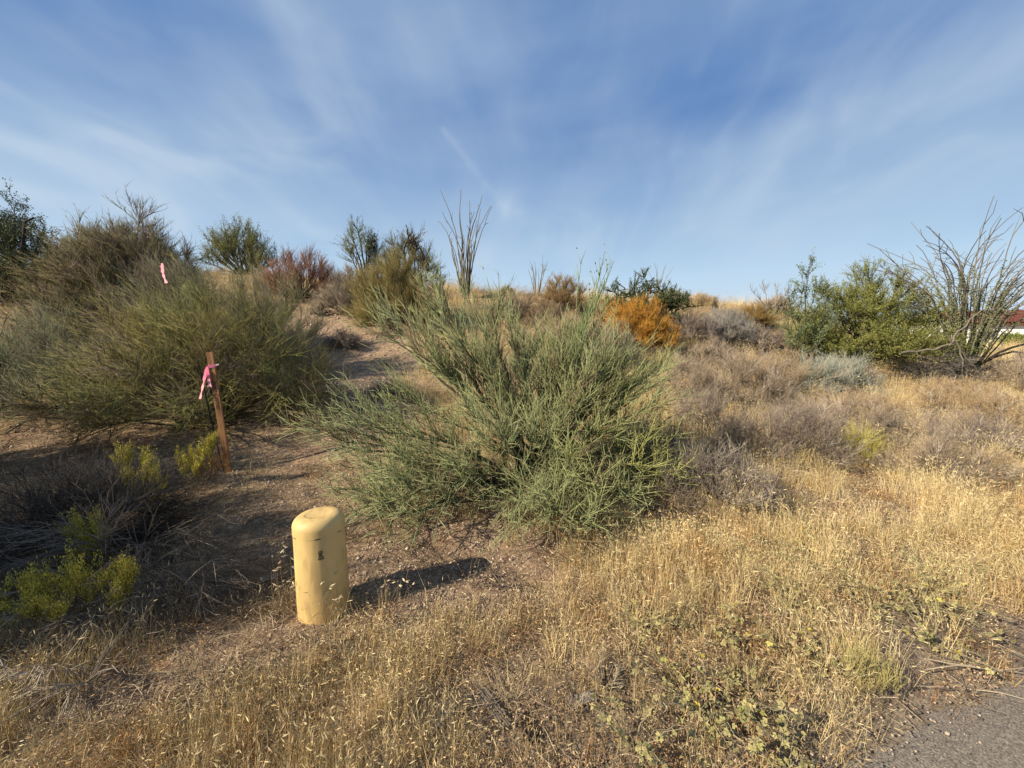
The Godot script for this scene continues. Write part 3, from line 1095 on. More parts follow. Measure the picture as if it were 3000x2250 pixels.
func build_far_plants() -> void:
	rng.seed = 60
	var GR := {"a": Color(0.12, 0.125, 0.055), "b": Color(0.17, 0.17, 0.08), "la": Color(0.075, 0.10, 0.04), "lb": Color(0.13, 0.155, 0.065)}
	plant("dark_tree", "dark green tree on the hilltop beyond the tall brown dome", "tree", -13.9, 11.0, {"tips": dome(48, 1.75, 3.0, 1.5, 0.1, 0.84), "a": GR.a, "b": GR.b, "la": Color(0.05, 0.065, 0.035), "lb": Color(0.09, 0.11, 0.055), "subs": 15, "twigs": 8, "leaves": 6, "leaf": 0.045, "sub_len": 0.55, "twig_len": 0.25, "sub_r": 0.007, "twig_r": 0.004, "limb_r": 0.03, "base_r": 0.3, "bow": 0.1})
	var dk := Geo.new()
	dk.limb(PackedVector3Array([Vector3(1.0, 1.2, 0.6), Vector3(1.15, 1.75, 0.6), Vector3(1.2, 2.02, 0.6), Vector3(1.45, 2.12, 0.6)]), 0.035, 0.025, Color(0.03, 0.025, 0.03), Color(0.03, 0.025, 0.03), 5)
	part("dead_branch", dk.mesh(), MP, get_node("dark_tree"))
	rng.seed = 61
	plant("green_tree", "round green tree with crooked dark limbs on the ridge above the red shrub", "tree", -10.25, 15.0, {"tips": dome(26, 1.5, 2.15, 1.1, 0.2, 0.82), "bark": Color(0.035, 0.03, 0.02), "a": GR.a, "b": GR.b, "la": Color(0.17, 0.18, 0.06), "lb": Color(0.29, 0.28, 0.12), "subs": 12, "twigs": 8, "leaves": 8, "leaf": 0.038, "spread": 0.9, "sub_len": 0.55, "twig_len": 0.35, "sub_r": 0.01, "twig_r": 0.005, "limb_r": 0.045, "base_r": 0.2, "bow": 0.02, "up": 0.4, "tup": 0.45})
	rng.seed = 62
	plant("red_shrub", "rusty red leafless shrub with dark stems on the ridge", "shrub", -6.55, 12.2, {"tips": dome(40, 1.5, 1.45, 1.0, 0.12, 0.86), "bark": Color(0.03, 0.022, 0.02), "a": Color(0.16, 0.085, 0.062), "b": Color(0.27, 0.14, 0.095), "tip": Color(0.42, 0.24, 0.155), "subs": 13, "twigs": 9, "lets": 1, "sub_len": 0.35, "twig_len": 0.25, "sub_r": 0.006, "twig_r": 0.004, "limb_r": 0.022, "base_r": 0.15, "bow": -0.02, "up": 0.4, "tup": 0.5, "from": 0.4})
	rng.seed = 63
	plant("green_tree", "slender tree wrapped in a dark mistletoe clump on the ridge", "tree", -6.3, 17.0, {"tips": [Vector3(-0.55, 2.2, 0), Vector3(-0.25, 2.4, 0.2), Vector3(-0.7, 1.75, 0), Vector3(0.1, 2.1, -0.2), Vector3(-0.6, 1.3, 0.2), Vector3(0.5, 1.5, 0), Vector3(0.25, 1.8, 0.2)], "bark": Color(0.03, 0.025, 0.018), "a": GR.a, "b": GR.b, "la": Color(0.15, 0.17, 0.075), "lb": Color(0.25, 0.255, 0.13), "spread": 1.0, "subs": 16, "twigs": 7, "leaves": 7, "leaf": 0.036, "sub_len": 0.5, "twig_len": 0.35, "sub_r": 0.01, "twig_r": 0.005, "limb_r": 0.05, "base_r": 0.08, "bow": 0.02, "from": 0.5})
	rng.seed = 64
	var ms := Geo.new()
	for k in 1500:
		var t := rng.randf()
		var ce := Vector3(0.0, 0.55, 0.1).lerp(Vector3(0.05, 2.1, 0.1), t) + rnd() * lerpf(0.32, 0.24, t) * pow(rng.randf(), 0.4)
		ce.y += 0.0
		ms.strand(ce, ce + (rnd() + Vector3(0, -0.5, 0)).normalized() * 0.14, 0.008, jit(Color(0.022, 0.032, 0.016)), jit(Color(0.04, 0.05, 0.022)))
	var mi := thing("mistletoe", "dark drooping mistletoe clump hanging in the slender ridge tree", "mistletoe", on_ground(-6.0, 17.0))
	part("sprays", ms.mesh(), MP, mi, true)
	rng.seed = 65
	plant("green_tree", "spreading grey green tree behind the olive yellow bush on the ridge", "tree", -4.4, 16.5, {"tips": dome(20, 1.75, 2.45, 1.2, 0.25, 0.85), "bark": Color(0.035, 0.028, 0.02), "a": Color(0.08, 0.075, 0.05), "b": Color(0.11, 0.105, 0.065), "la": Color(0.17, 0.18, 0.09), "lb": Color(0.26, 0.255, 0.14), "spread": 1.0, "subs": 14, "twigs": 8, "leaves": 5, "leaf": 0.034, "sub_len": 0.55, "twig_len": 0.35, "sub_r": 0.01, "twig_r": 0.006, "limb_r": 0.045, "base_r": 0.15, "bow": 0.05, "from": 0.45})
	rng.seed = 66
	plant("olive_yellow_bush", "tall olive yellow rounded bush below the ridge trees", "shrub", -2.95, 10.0, {"tips": dome(46, 1.3, 1.95, 1.1, 0.02, 0.86), "a": Color(0.17, 0.135, 0.05), "b": Color(0.20, 0.17, 0.06), "tip": Color(0.27, 0.21, 0.09), "subs": 17, "twigs": 12, "lets": 1, "sub_len": 0.4, "twig_len": 0.3, "sub_r": 0.005, "twig_r": 0.0035, "up": 0.4, "tup": 0.45, "bow": 0.1, "from": 0.35})
	rng.seed = 67
	plant("dead_snag", "small crooked dead cholla skeleton on top of the olive yellow bush", "dead plant", -2.75, 11.0, {"tips": [Vector3(-0.25, 1.9, 0), Vector3(0.1, 2.05, 0), Vector3(0.3, 1.7, 0.1), Vector3(-0.1, 2.2, 0)], "bark": Color(0.03, 0.022, 0.02), "a": Color(0.04, 0.03, 0.025), "b": Color(0.06, 0.045, 0.035), "subs": 7, "twigs": 3, "sub_len": 0.28, "twig_len": 0.16, "sub_r": 0.022, "twig_r": 0.016, "limb_r": 0.035, "from": 0.6, "spread": 1.2})
	ocotillo("ocotillo", "bare ocotillo with thin wavy canes on the ridge skyline behind the green shrub", -1.55, 13.0, {"n": 20, "h": 3.5, "lean": 0.38, "arch": 0.45, "droop": 0.05, "wob": 0.13, "r": 0.027, "a": Color(0.13, 0.115, 0.085), "b": Color(0.17, 0.15, 0.12), "forks": 1, "fl": 0.5})
	rng.seed = 68
	var GY := {"a": Color(0.20, 0.165, 0.125), "b": Color(0.26, 0.22, 0.17), "tip": Color(0.34, 0.28, 0.2)}
	plant("grey_shrub", "pale grey twiggy shrub at the head of the sandy path", "shrub", -4.7, 10.9, {"tips": dome(30, 0.85, 1.0, 0.7, 0.02, 0.84), "a": GY.a, "b": GY.b, "tip": GY.tip, "subs": 13, "twigs": 10, "lets": 1, "sub_len": 0.3, "twig_len": 0.22, "sub_r": 0.005, "twig_r": 0.0033, "limb_r": 0.012, "bow": 0.06, "woody": false})
	plant("grey_shrub", "pale dry shrub behind the grey one beneath the mistletoe tree", "shrub", -5.1, 12.8, {"tips": dome(24, 0.85, 0.95, 0.7, 0.02, 0.84), "a": Color(0.24, 0.19, 0.13), "b": Color(0.29, 0.23, 0.16), "tip": GY.tip, "subs": 12, "twigs": 10, "lets": 1, "sub_len": 0.3, "twig_len": 0.22, "sub_r": 0.005, "twig_r": 0.0035, "limb_r": 0.012, "woody": false})
	plant("ridge_shrub", "small round shrub alone on the bare sandy ridge", "shrub", -0.22, 15.7, {"tips": dome(16, 0.36, 0.36, 0.3, 0.05, 0.84), "a": Color(0.12, 0.1, 0.075), "b": Color(0.17, 0.15, 0.11), "subs": 10, "twigs": 8, "sub_len": 0.15, "twig_len": 0.12, "sub_r": 0.006, "twig_r": 0.004, "limb_r": 0.01, "woody": false})
	ocotillo("ocotillo", "small bare ocotillo on the ridge beside the tan shrub", 0.95, 15.0, {"n": 12, "h": 1.55, "lean": 0.6, "arch": 0.4, "droop": 0.0, "wob": 0.1, "r": 0.02, "a": Color(0.16, 0.15, 0.12), "b": Color(0.2, 0.185, 0.15), "tilt": 0.1, "forks": 1, "fl": 0.4})
	rng.seed = 69
	plant("tan_shrub", "tan brown bushy shrub on the ridge behind the green shrub's spire", "shrub", 1.6, 12.5, {"tips": dome(26, 0.8, 1.15, 0.6, 0.05, 0.82), "a": Color(0.17, 0.11, 0.055), "b": Color(0.24, 0.165, 0.08), "subs": 13, "twigs": 10, "lets": 1, "sub_len": 0.3, "twig_len": 0.2, "sub_r": 0.006, "twig_r": 0.004, "limb_r": 0.014})
	plant("tan_shrub", "low reddish brown shrub on the slope under the little ridge shrub", "shrub", 0.1, 11.2, {"tips": dome(26, 0.75, 0.62, 0.6, 0.02, 0.84), "a": Color(0.16, 0.115, 0.085), "b": Color(0.21, 0.16, 0.12), "subs": 13, "twigs": 10, "sub_len": 0.25, "twig_len": 0.2, "sub_r": 0.005, "twig_r": 0.0035, "limb_r": 0.012, "woody": false})
	plant("tan_shrub", "dry brown shrub between the low reddish one and the tan ridge shrub", "shrub", 0.95, 10.6, {"tips": dome(24, 0.7, 0.7, 0.6, 0.02, 0.84), "a": Color(0.18, 0.13, 0.085), "b": Color(0.25, 0.19, 0.125), "subs": 13, "twigs": 10, "sub_len": 0.25, "twig_len": 0.2, "sub_r": 0.005, "twig_r": 0.0035, "limb_r": 0.012, "woody": false})
	rng.seed = 70
	plant("cholla", "dark green jagged cholla-like shrub behind the orange bush", "shrub", 4.0, 11.6, {"tips": [Vector3(-1.0, 1.25, 0), Vector3(-0.7, 1.35, 0.1), Vector3(-0.4, 1.45, 0), Vector3(-0.1, 1.75, 0), Vector3(0.1, 1.4, 0.1), Vector3(0.45, 1.3, 0), Vector3(0.8, 1.25, 0), Vector3(1.05, 1.05, 0.1), Vector3(-0.85, 0.9, 0.2), Vector3(0.3, 1.0, 0.3), Vector3(0.75, 0.8, 0.2), Vector3(-0.3, 1.0, 0.3), Vector3(-1.15, 0.95, 0), Vector3(1.2, 0.8, 0.1), Vector3(0.0, 0.8, 0.4), Vector3(-0.6, 0.75, 0.3), Vector3(0.6, 1.1, 0.2)], "bark": Color(0.03, 0.03, 0.02), "a": Color(0.045, 0.055, 0.03), "b": Color(0.08, 0.095, 0.045), "la": Color(0.07, 0.09, 0.038), "lb": Color(0.13, 0.15, 0.065), "subs": 14, "twigs": 6, "leaves": 8, "leaf": 0.035, "sub_len": 0.32, "twig_len": 0.16, "sub_r": 0.018, "twig_r": 0.009, "limb_r": 0.02, "base_r": 0.2, "spread": 1.1, "follow": 0.5, "up": 0.2, "from": 0.4})
	ocotillo("ocotillo", "distant thin ocotillo whips above the dark cholla", 5.6, 15.2, {"n": 9, "h": 1.7, "lean": 0.3, "arch": 0.4, "droop": 0.0, "wob": 0.08, "r": 0.016, "a": Color(0.18, 0.17, 0.15), "b": Color(0.2, 0.19, 0.17), "tilt": 0.25})
	rng.seed = 71
	plant("orange_bush", "bright orange rust rounded bush standing out on the dry slope", "shrub", 3.1, 9.95, {"tips": dome(100, 1.2, 1.22, 1.0, 0.0, 0.97), "bark": Color(0.12, 0.06, 0.02), "a": Color(0.27, 0.115, 0.018), "b": Color(0.38, 0.185, 0.03), "tip": Color(0.46, 0.265, 0.06), "spread": 0.9, "dead": 0.06, "deadc": Color(0.22, 0.11, 0.04), "subs": 17, "twigs": 10, "lets": 1, "sub_len": 0.2, "twig_len": 0.15, "sub_r": 0.004, "twig_r": 0.003, "limb_r": 0.01, "bow": 0.05, "up": 0.35, "tup": 0.4, "woody": false})
	rng.seed = 72
	plant("grey_shrub", "purple grey twiggy shrub touching the orange bush", "shrub", 5.25, 11.6, {"tips": dome(32, 0.85, 0.95, 0.7, 0.02, 0.84), "a": Color(0.15, 0.12, 0.105), "b": Color(0.21, 0.175, 0.155), "subs": 14, "twigs": 10, "lets": 1, "sub_len": 0.3, "twig_len": 0.22, "sub_r": 0.005, "twig_r": 0.0035, "limb_r": 0.012, "woody": false})
	plant("grey_shrub", "blue grey rounded shrub next to the purple grey one on the slope", "shrub", 6.9, 12.5, {"tips": dome(36, 0.95, 1.15, 0.8, 0.02, 0.84), "a": Color(0.19, 0.175, 0.16), "b": Color(0.26, 0.25, 0.235), "subs": 14, "twigs": 10, "lets": 1, "sub_len": 0.32, "twig_len": 0.22, "sub_r": 0.005, "twig_r": 0.0038, "limb_r": 0.012, "woody": false})
	rng.seed = 73
	plant("brown_bush", "small brown rounded bush on the ridge near the bare twigs", "shrub", 9.2, 14.8, {"tips": dome(28, 0.75, 0.8, 0.6, 0.05, 0.84), "a": Color(0.17, 0.11, 0.04), "b": Color(0.23, 0.155, 0.06), "subs": 13, "twigs": 10, "sub_len": 0.28, "twig_len": 0.22, "sub_r": 0.006, "twig_r": 0.0045, "limb_r": 0.014, "woody": false})
	plant("bare_twigs", "pale bare branching twigs poking up behind the brown ridge bush", "dead plant", 10.2, 15.4, {"tips": [Vector3(-0.7, 1.1, 0), Vector3(-0.3, 1.35, 0), Vector3(0.2, 1.3, 0), Vector3(0.6, 1.1, 0), Vector3(0.9, 0.8, 0)], "bark": Color(0.2, 0.18, 0.15), "a": Color(0.2, 0.18, 0.15), "b": Color(0.24, 0.22, 0.18), "subs": 7, "twigs": 3, "sub_len": 0.3, "twig_len": 0.25, "sub_r": 0.009, "twig_r": 0.007, "limb_r": 0.018, "from": 0.4})
	# right-hand group
	rng.seed = 74
	plant("creosote", "thin airy small-leaved branches rising beside the large green bush", "shrub", 8.5, 11.4, {"tips": [Vector3(0.1, 3.1, 0), Vector3(-0.15, 2.5, 0.1), Vector3(-0.45, 2.2, 0), Vector3(0.4, 2.4, 0), Vector3(0.65, 2.2, 0.1), Vector3(-0.65, 1.6, 0.2), Vector3(0.2, 1.7, 0.2), Vector3(0.7, 1.5, 0.3), Vector3(-0.3, 1.2, 0.3), Vector3(0.3, 0.9, 0.4)], "bark": Color(0.08, 0.075, 0.055), "a": Color(0.08, 0.085, 0.05), "b": Color(0.11, 0.12, 0.07), "la": Color(0.10, 0.135, 0.055), "lb": Color(0.17, 0.2, 0.1), "subs": 12, "twigs": 5, "leaves": 7, "leaf": 0.045, "sub_len": 0.35, "twig_len": 0.2, "sub_r": 0.008, "twig_r": 0.005, "limb_r": 0.02, "base_r": 0.25, "bow": 0.03, "from": 0.3, "spread": 0.9})
	rng.seed = 75
	var big := dome(50, 2.6, 3.05, 1.7, 0.02, 0.86)
	big.append_array([Vector3(-2.4, 0.6, 0.8), Vector3(-2.2, 0.9, 1.0), Vector3(-1.5, 0.5, 1.5), Vector3(-0.6, 0.5, 1.7), Vector3(0.6, 0.45, 1.7), Vector3(1.4, 0.5, 1.4), Vector3(-1.9, 0.4, 1.2)])
	plant("green_bush", "large feathery green bush in full leaf beside the big ocotillo", "shrub", 11.2, 12.4, {"tips": big, "bark": Color(0.05, 0.045, 0.03), "a": Color(0.07, 0.075, 0.03), "b": Color(0.10, 0.11, 0.04), "la": Color(0.155, 0.165, 0.042), "lb": Color(0.29, 0.285, 0.085), "subs": 24, "twigs": 9, "leaves": 11, "leaf": 0.03, "spread": 0.85, "sub_len": 0.6, "twig_len": 0.28, "sub_r": 0.008, "twig_r": 0.004, "limb_r": 0.03, "base_r": 0.4, "bow": 0.1, "up": 0.3, "tup": 0.3, "from": 0.3})
	ocotillo("ocotillo", "huge old ocotillo with arching grey canes and green leaves low down", 13.1, 11.2, {"n": 74, "h": 5.4, "lean": 0.62, "arch": 1.2, "droop": 0.85, "wob": 0.12, "r": 0.023, "a": Color(0.15, 0.14, 0.095), "b": Color(0.18, 0.15, 0.13), "leaves": 240, "leaf": 0.045, "lc": Color(0.15, 0.175, 0.08), "lt": 0.66, "forks": 4, "sx": 1.15, "tilt": 0.1})
	rng.seed = 76
	plant("dead_brush", "heap of dark grey dead brush at the foot of the big ocotillo", "dead brush", 12.0, 10.6, {"tips": dome(30, 1.0, 1.1, 0.7, 0.0, 0.85), "bark": Color(0.06, 0.055, 0.05), "a": Color(0.08, 0.07, 0.06), "b": Color(0.17, 0.15, 0.13), "subs": 11, "twigs": 5, "sub_len": 0.4, "twig_len": 0.3, "sub_r": 0.009, "twig_r": 0.006, "limb_r": 0.016, "base_r": 0.4, "up": -0.1, "tup": -0.2, "spread": 1.0, "bow": 0.2, "woody": false})
	var db := thing("dead_branch", "weathered dead branch lying across the green bush by the ocotillo", "dead branch", on_ground(11.4, 10.3))
	for e in [[Vector3(-1.2, 1.15, 0), Vector3(-0.3, 1.2, 0.1), Vector3(0.45, 1.55, 0.1), 0.055], [Vector3(0.2, 1.38, 0.1), Vector3(0.4, 1.9, 0.1), Vector3(1.1, 2.5, 0.1), 0.04], [Vector3(0.3, 1.45, 0.1), Vector3(0.1, 1.75, 0.15), Vector3(-0.2, 1.8, 0.15), 0.035], [Vector3(-0.75, 1.2, 0.05), Vector3(-0.6, 1.0, 0.1), Vector3(-0.3, 0.95, 0.1), 0.03], [Vector3(0.4, 1.5, 0.1), Vector3(0.75, 1.0, 0.15), Vector3(0.7, 0.0, 0.2), 0.035], [Vector3(0.5, 1.3, 0.1), Vector3(1.0, 0.9, 0.1), Vector3(1.5, 0.05, 0.1), 0.03]]:
		var q := Geo.new()
		q.limb(curve(e[0] * 0.85, e[1] * 0.85, e[2] * 0.85, 7, 0.04), e[3] * 0.6, e[3] * 0.25, Color(0.15, 0.13, 0.105), Color(0.2, 0.17, 0.14), 6)
		part("limb", q.mesh(), MP, db)
	var fb := thing("fallen_canes", "dark fallen canes bowing to the ground past the ocotillo", "dead branch", on_ground(13.4, 10.9))
	for e in [[Vector3(0, 0.7, 0), Vector3(0.9, 1.35, 0), Vector3(2.2, 0.55, 0.1)], [Vector3(0.1, 0.5, 0), Vector3(1.0, 1.1, 0.1), Vector3(2.1, 0.3, 0.2)], [Vector3(0.0, 0.8, 0.1), Vector3(1.2, 1.6, 0.1), Vector3(2.4, 1.0, 0.1)]]:
		var q := Geo.new()
		q.limb(curve(e[0], e[1], e[2], 8, 0.02), 0.035, 0.02, Color(0.03, 0.025, 0.022), Color(0.04, 0.035, 0.03), 5)
		part("cane", q.mesh(), MP, fb)
	rng.seed = 77
	plant("garden_bush", "bright green bush in front of the white house wall", "shrub", 40.5, 31.0, {"tips": dome(26, 1.5, 0.95, 1.0, 0.0, 0.84), "a": Color(0.08, 0.09, 0.03), "b": Color(0.1, 0.12, 0.04), "la": Color(0.12, 0.15, 0.03), "lb": Color(0.2, 0.22, 0.06), "subs": 9, "twigs": 6, "leaves": 6, "leaf": 0.11, "sub_len": 0.5, "twig_len": 0.25, "sub_r": 0.02, "twig_r": 0.012, "limb_r": 0.03, "woody": false})


func build_field_shrubs() -> void:
	# grey brown winter brush across the field: [x, d, half width, height, tone, name, label]
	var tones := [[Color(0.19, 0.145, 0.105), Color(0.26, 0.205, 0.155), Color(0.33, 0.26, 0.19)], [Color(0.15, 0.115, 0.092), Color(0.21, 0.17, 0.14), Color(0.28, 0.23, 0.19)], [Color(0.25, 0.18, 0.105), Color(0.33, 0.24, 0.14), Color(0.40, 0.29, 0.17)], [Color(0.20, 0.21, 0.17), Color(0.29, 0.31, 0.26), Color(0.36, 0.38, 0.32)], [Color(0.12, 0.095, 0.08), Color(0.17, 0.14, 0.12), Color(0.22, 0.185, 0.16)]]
	var F := [
		[6.6, 16.2, 0.7, 0.5, 1, "dry_shrub", "grey brush on the skyline above the purple grey shrub"],
		[8.0, 16.6, 0.8, 0.45, 2, "dry_shrub", "straw brush on the skyline just before the brown ridge bush"],
		[11.0, 16.4, 0.8, 0.6, 0, "dry_shrub", "tan brush on the skyline past the bare twigs"],
		[-3.75, 8.6, 0.4, 0.35, 1, "dry_shrub", "small grey scrub at the sandy path's side below the grey shrub"],
		[-2.0, 6.1, 0.3, 0.22, 1, "dry_shrub", "tiny scrub on the sandy path close to the green shrub"],
		[4.4, 7.2, 0.95, 1.05, 0, "dry_shrub", "tall tan grey dry shrub on the slope beyond the green shrub's tips"],
		[3.0, 6.5, 0.62, 0.85, 0, "dry_shrub", "pinkish grey dry shrub between the orange bush and the green shrub"],
		[5.9, 8.4, 0.8, 0.9, 2, "dry_shrub", "golden tan dry shrub behind the tall tan grey one"],
		[2.45, 5.0, 0.45, 0.6, 1, "dry_shrub", "small purple grey shrub right against the green shrub's flank"],
		[3.15, 4.45, 0.95, 0.66, 1, "dry_shrub", "broad grey brown shrub with pale twigs swept sideways near the yellow tuft"],
		[4.5, 5.2, 0.95, 0.62, 0, "dry_shrub", "low tan shrub just behind the yellow tuft"],
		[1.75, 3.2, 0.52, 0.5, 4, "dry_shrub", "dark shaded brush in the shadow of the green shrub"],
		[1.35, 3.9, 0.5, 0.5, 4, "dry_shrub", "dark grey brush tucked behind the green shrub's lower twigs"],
		[5.9, 4.9, 0.95, 0.55, 1, "dry_shrub", "grey purple low shrub at the photo's edge above the pale grass"],
		[7.8, 6.4, 1.1, 0.6, 2, "dry_shrub", "straw coloured low shrub in the open grass past the yellow tuft"],
		[6.4, 8.3, 0.75, 0.85, 3, "blue_grey_shrub", "pale blue grey mounded shrub in the dry field"],
		[7.4, 8.5, 0.65, 1.0, 3, "blue_grey_shrub", "grey green mounded shrub joined to the pale blue grey one"],
		[13.9, 10.2, 1.3, 1.1, 0, "dry_shrub", "pinkish tan brush beneath the fallen ocotillo canes"],
		[16.5, 12.2, 1.5, 1.0, 2, "dry_shrub", "golden brush below the white house"],
		[8.0, 12.4, 1.0, 0.8, 1, "dry_shrub", "grey brush in front of the brown ridge bush"],
		[9.2, 10.6, 0.9, 0.6, 0, "dry_shrub", "tan brush beneath the airy small-leaved branches"],
		[4.9, 9.6, 0.8, 0.7, 0, "dry_shrub", "tan grey brush below the purple grey shrub"],
		[2.0, 8.3, 0.75, 0.85, 0, "dry_shrub", "tan twiggy brush below the orange bush seen over the green shrub"],
		[1.0, 8.9, 0.7, 0.75, 2, "dry_shrub", "straw brush in the dip over the top of the green shrub"],
		[6.1, 6.6, 0.85, 0.5, 2, "dry_shrub", "low straw brush before the blue grey shrub"],
		[10.2, 8.8, 1.1, 0.6, 2, "dry_shrub", "straw brush in the open grass before the dead brush heap"],
		[4.6, 3.9, 0.6, 0.42, 0, "dry_shrub", "small tan brush beside the pale bare patch"]]
	for e in F:
		rng.seed = hash(e[6])
		var t: Array = tones[e[4]]
		var k: float = maxf(1.0, e[1] / 5.0)
		var n := int(22 * clampf(e[2], 0.35, 1.2))
		plant(e[5], e[6], "shrub", e[0], e[1], {"tips": dome(n, e[2], e[3], e[2] * 0.8, 0.0, 0.82), "bark": Color(0.09, 0.075, 0.06), "a": t[0], "b": t[1], "tip": t[2], "subs": 14, "twigs": 11, "lets": 1, "bend": 0.16, "wild": 0.4, "dead": 0.15, "deadc": Color(0.40, 0.34, 0.28), "sub_len": 0.34 * e[3] + 0.06, "twig_len": 0.16 + 0.08 * e[3], "sub_r": 0.0026 * k, "twig_r": 0.0019 * k, "limb_r": 0.008, "base_r": e[2] * 0.3, "bow": 0.06, "spread": 0.75, "up": 0.35, "tup": 0.3, "tspread": 0.65, "woody": false}, "grey brown dry brush in the field" if e[5] == "dry_shrub" else "")
	rng.seed = 80
	plant("yellow_tuft", "bright yellow green twiggy tuft among the grey brush", "shrub", 4.12, 4.45, {"tips": dome(16, 0.22, 0.42, 0.2, 0.2, 0.84), "bark": Color(0.2, 0.18, 0.06), "a": Color(0.34, 0.29, 0.05), "b": Color(0.42, 0.37, 0.08), "tip": Color(0.5, 0.45, 0.2), "subs": 9, "twigs": 8, "sub_len": 0.2, "twig_len": 0.16, "sub_r": 0.002, "twig_r": 0.0015, "limb_r": 0.004, "spread": 0.9, "woody": false})
	plant("yellow_tuft", "faint yellow green tuft by the foot of the airy branches", "shrub", 8.6, 10.0, {"tips": dome(14, 0.45, 0.45, 0.3, 0.1, 0.84), "a": Color(0.26, 0.22, 0.06), "b": Color(0.33, 0.28, 0.08), "subs": 9, "twigs": 8, "sub_len": 0.22, "twig_len": 0.18, "sub_r": 0.004, "twig_r": 0.003, "limb_r": 0.006, "woody": false})
	# yellow green leafy sprigs in the shade
	var Y := [[-3.08, 3.08, [Vector3(-0.16, 0.46, 0), Vector3(-0.05, 0.52, 0.05), Vector3(0.05, 0.48, 0), Vector3(0.12, 0.5, 0.03), Vector3(0.2, 0.36, 0.1), Vector3(0.28, 0.26, 0.1), Vector3(0.0, 0.3, 0.1)], "tall yellow green leafy sprig with browned tips in the shade of the bank"],
		[-2.98, 3.5, [Vector3(-0.12, 0.24, 0), Vector3(-0.02, 0.3, 0.05), Vector3(0.08, 0.33, 0), Vector3(0.17, 0.42, 0.03), Vector3(0.22, 0.46, 0.02), Vector3(0.1, 0.22, 0.1)], "bright green leafy sprig reaching toward the foot of the survey stake"],
		[-2.74, 2.36, [Vector3(-0.08, 0.24, 0), Vector3(0.0, 0.32, 0.03), Vector3(0.07, 0.34, 0), Vector3(0.13, 0.27, 0.03), Vector3(0.05, 0.2, 0.08)], "small green sprig standing over the dark dead twigs"],
		[-2.38, 1.86, [Vector3(-0.22, 0.14, 0.04), Vector3(-0.12, 0.2, 0), Vector3(-0.02, 0.24, 0.02), Vector3(0.1, 0.26, 0), Vector3(0.2, 0.28, 0.03), Vector3(0.27, 0.23, 0), Vector3(0.02, 0.16, 0.1), Vector3(-0.2, 0.08, 0.1), Vector3(0.16, 0.14, 0.12)], "broad yellow green leafy sprig low beside the tangled dead twigs"],
		[-2.08, 1.9, [Vector3(0.03, 0.2, 0), Vector3(0.1, 0.26, 0.02), Vector3(0.06, 0.14, 0.05)], "narrow yellow green sprig at the end of the broad one"]]
	for e in Y:
		rng.seed = hash(e[3])
		plant("leafy_sprig", e[3], "plant", e[0], e[1], {"tips": e[2], "lfollow": 2.2, "bark": Color(0.12, 0.09, 0.05), "a": Color(0.2, 0.18, 0.05), "b": Color(0.26, 0.25, 0.06), "la": Color(0.36, 0.34, 0.055), "lb": Color(0.62, 0.50, 0.10), "subs": 15, "twigs": 6, "leaves": 11, "leaf": 0.013, "sub_len": 0.15, "twig_len": 0.065, "sub_r": 0.0015, "twig_r": 0.001, "limb_r": 0.004, "base_r": 0.05, "bow": 0.02, "up": 0.9, "tup": 0.9, "from": 0.3, "tspread": 0.4, "woody": false}, "yellow green sprigs")
	plant("dry_sprig", "dry brown branching sprig leaning across the survey stake's foot", "dead plant", -2.95, 3.6, {"tips": [Vector3(0.16, 0.3, 0.1), Vector3(0.24, 0.34, 0.1), Vector3(0.3, 0.28, 0.12), Vector3(0.1, 0.24, 0.12)], "bark": Color(0.22, 0.13, 0.06), "a": Color(0.26, 0.15, 0.07), "b": Color(0.36, 0.22, 0.1), "subs": 12, "twigs": 7, "lets": 1, "sub_len": 0.12, "twig_len": 0.07, "sub_r": 0.002, "twig_r": 0.0013, "limb_r": 0.005, "from": 0.35, "woody": false})
	# dead twigs in the shade
	plant("dead_shrub", "tangle of silvery dead twigs bowing over in the shade near the pedestal", "dead shrub", -2.35, 2.2, {"tips": [Vector3(0.2, 0.34, 0.05), Vector3(0.45, 0.3, 0.0), Vector3(0.65, 0.16, 0.0), Vector3(0.75, 0.08, 0.1), Vector3(0.3, 0.36, -0.1), Vector3(0.5, 0.22, 0.15), Vector3(0.35, 0.14, 0.25), Vector3(-0.3, 0.3, 0.0), Vector3(-0.5, 0.2, 0.1), Vector3(-0.1, 0.2, 0.3), Vector3(0.1, 0.1, 0.35), Vector3(0.0, 0.38, 0.1), Vector3(-0.55, 0.3, -0.2), Vector3(0.25, 0.1, 0.4)], "bark": Color(0.1, 0.09, 0.08), "a": Color(0.12, 0.095, 0.075), "b": Color(0.28, 0.235, 0.19), "subs": 14, "twigs": 5, "lets": 1, "sub_len": 0.32, "twig_len": 0.2, "sub_r": 0.0028, "twig_r": 0.0018, "limb_r": 0.006, "base_r": 0.25, "bow": 0.35, "up": -0.15, "tup": -0.25, "follow": 1.0, "spread": 0.5, "from": 0.2, "woody": false})
	plant("dead_shrub", "dark low dead shrub in deep shade above the small green sprig", "dead shrub", -3.2, 2.75, {"tips": dome(26, 0.75, 0.5, 0.55, 0.0, 0.85), "bark": Color(0.04, 0.035, 0.03), "a": Color(0.05, 0.042, 0.035), "b": Color(0.12, 0.1, 0.085), "subs": 16, "twigs": 9, "lets": 1, "sub_len": 0.35, "twig_len": 0.22, "sub_r": 0.0028, "twig_r": 0.0018, "limb_r": 0.006, "base_r": 0.3, "bow": 0.2, "up": 0.0, "tup": 0.0, "woody": false})
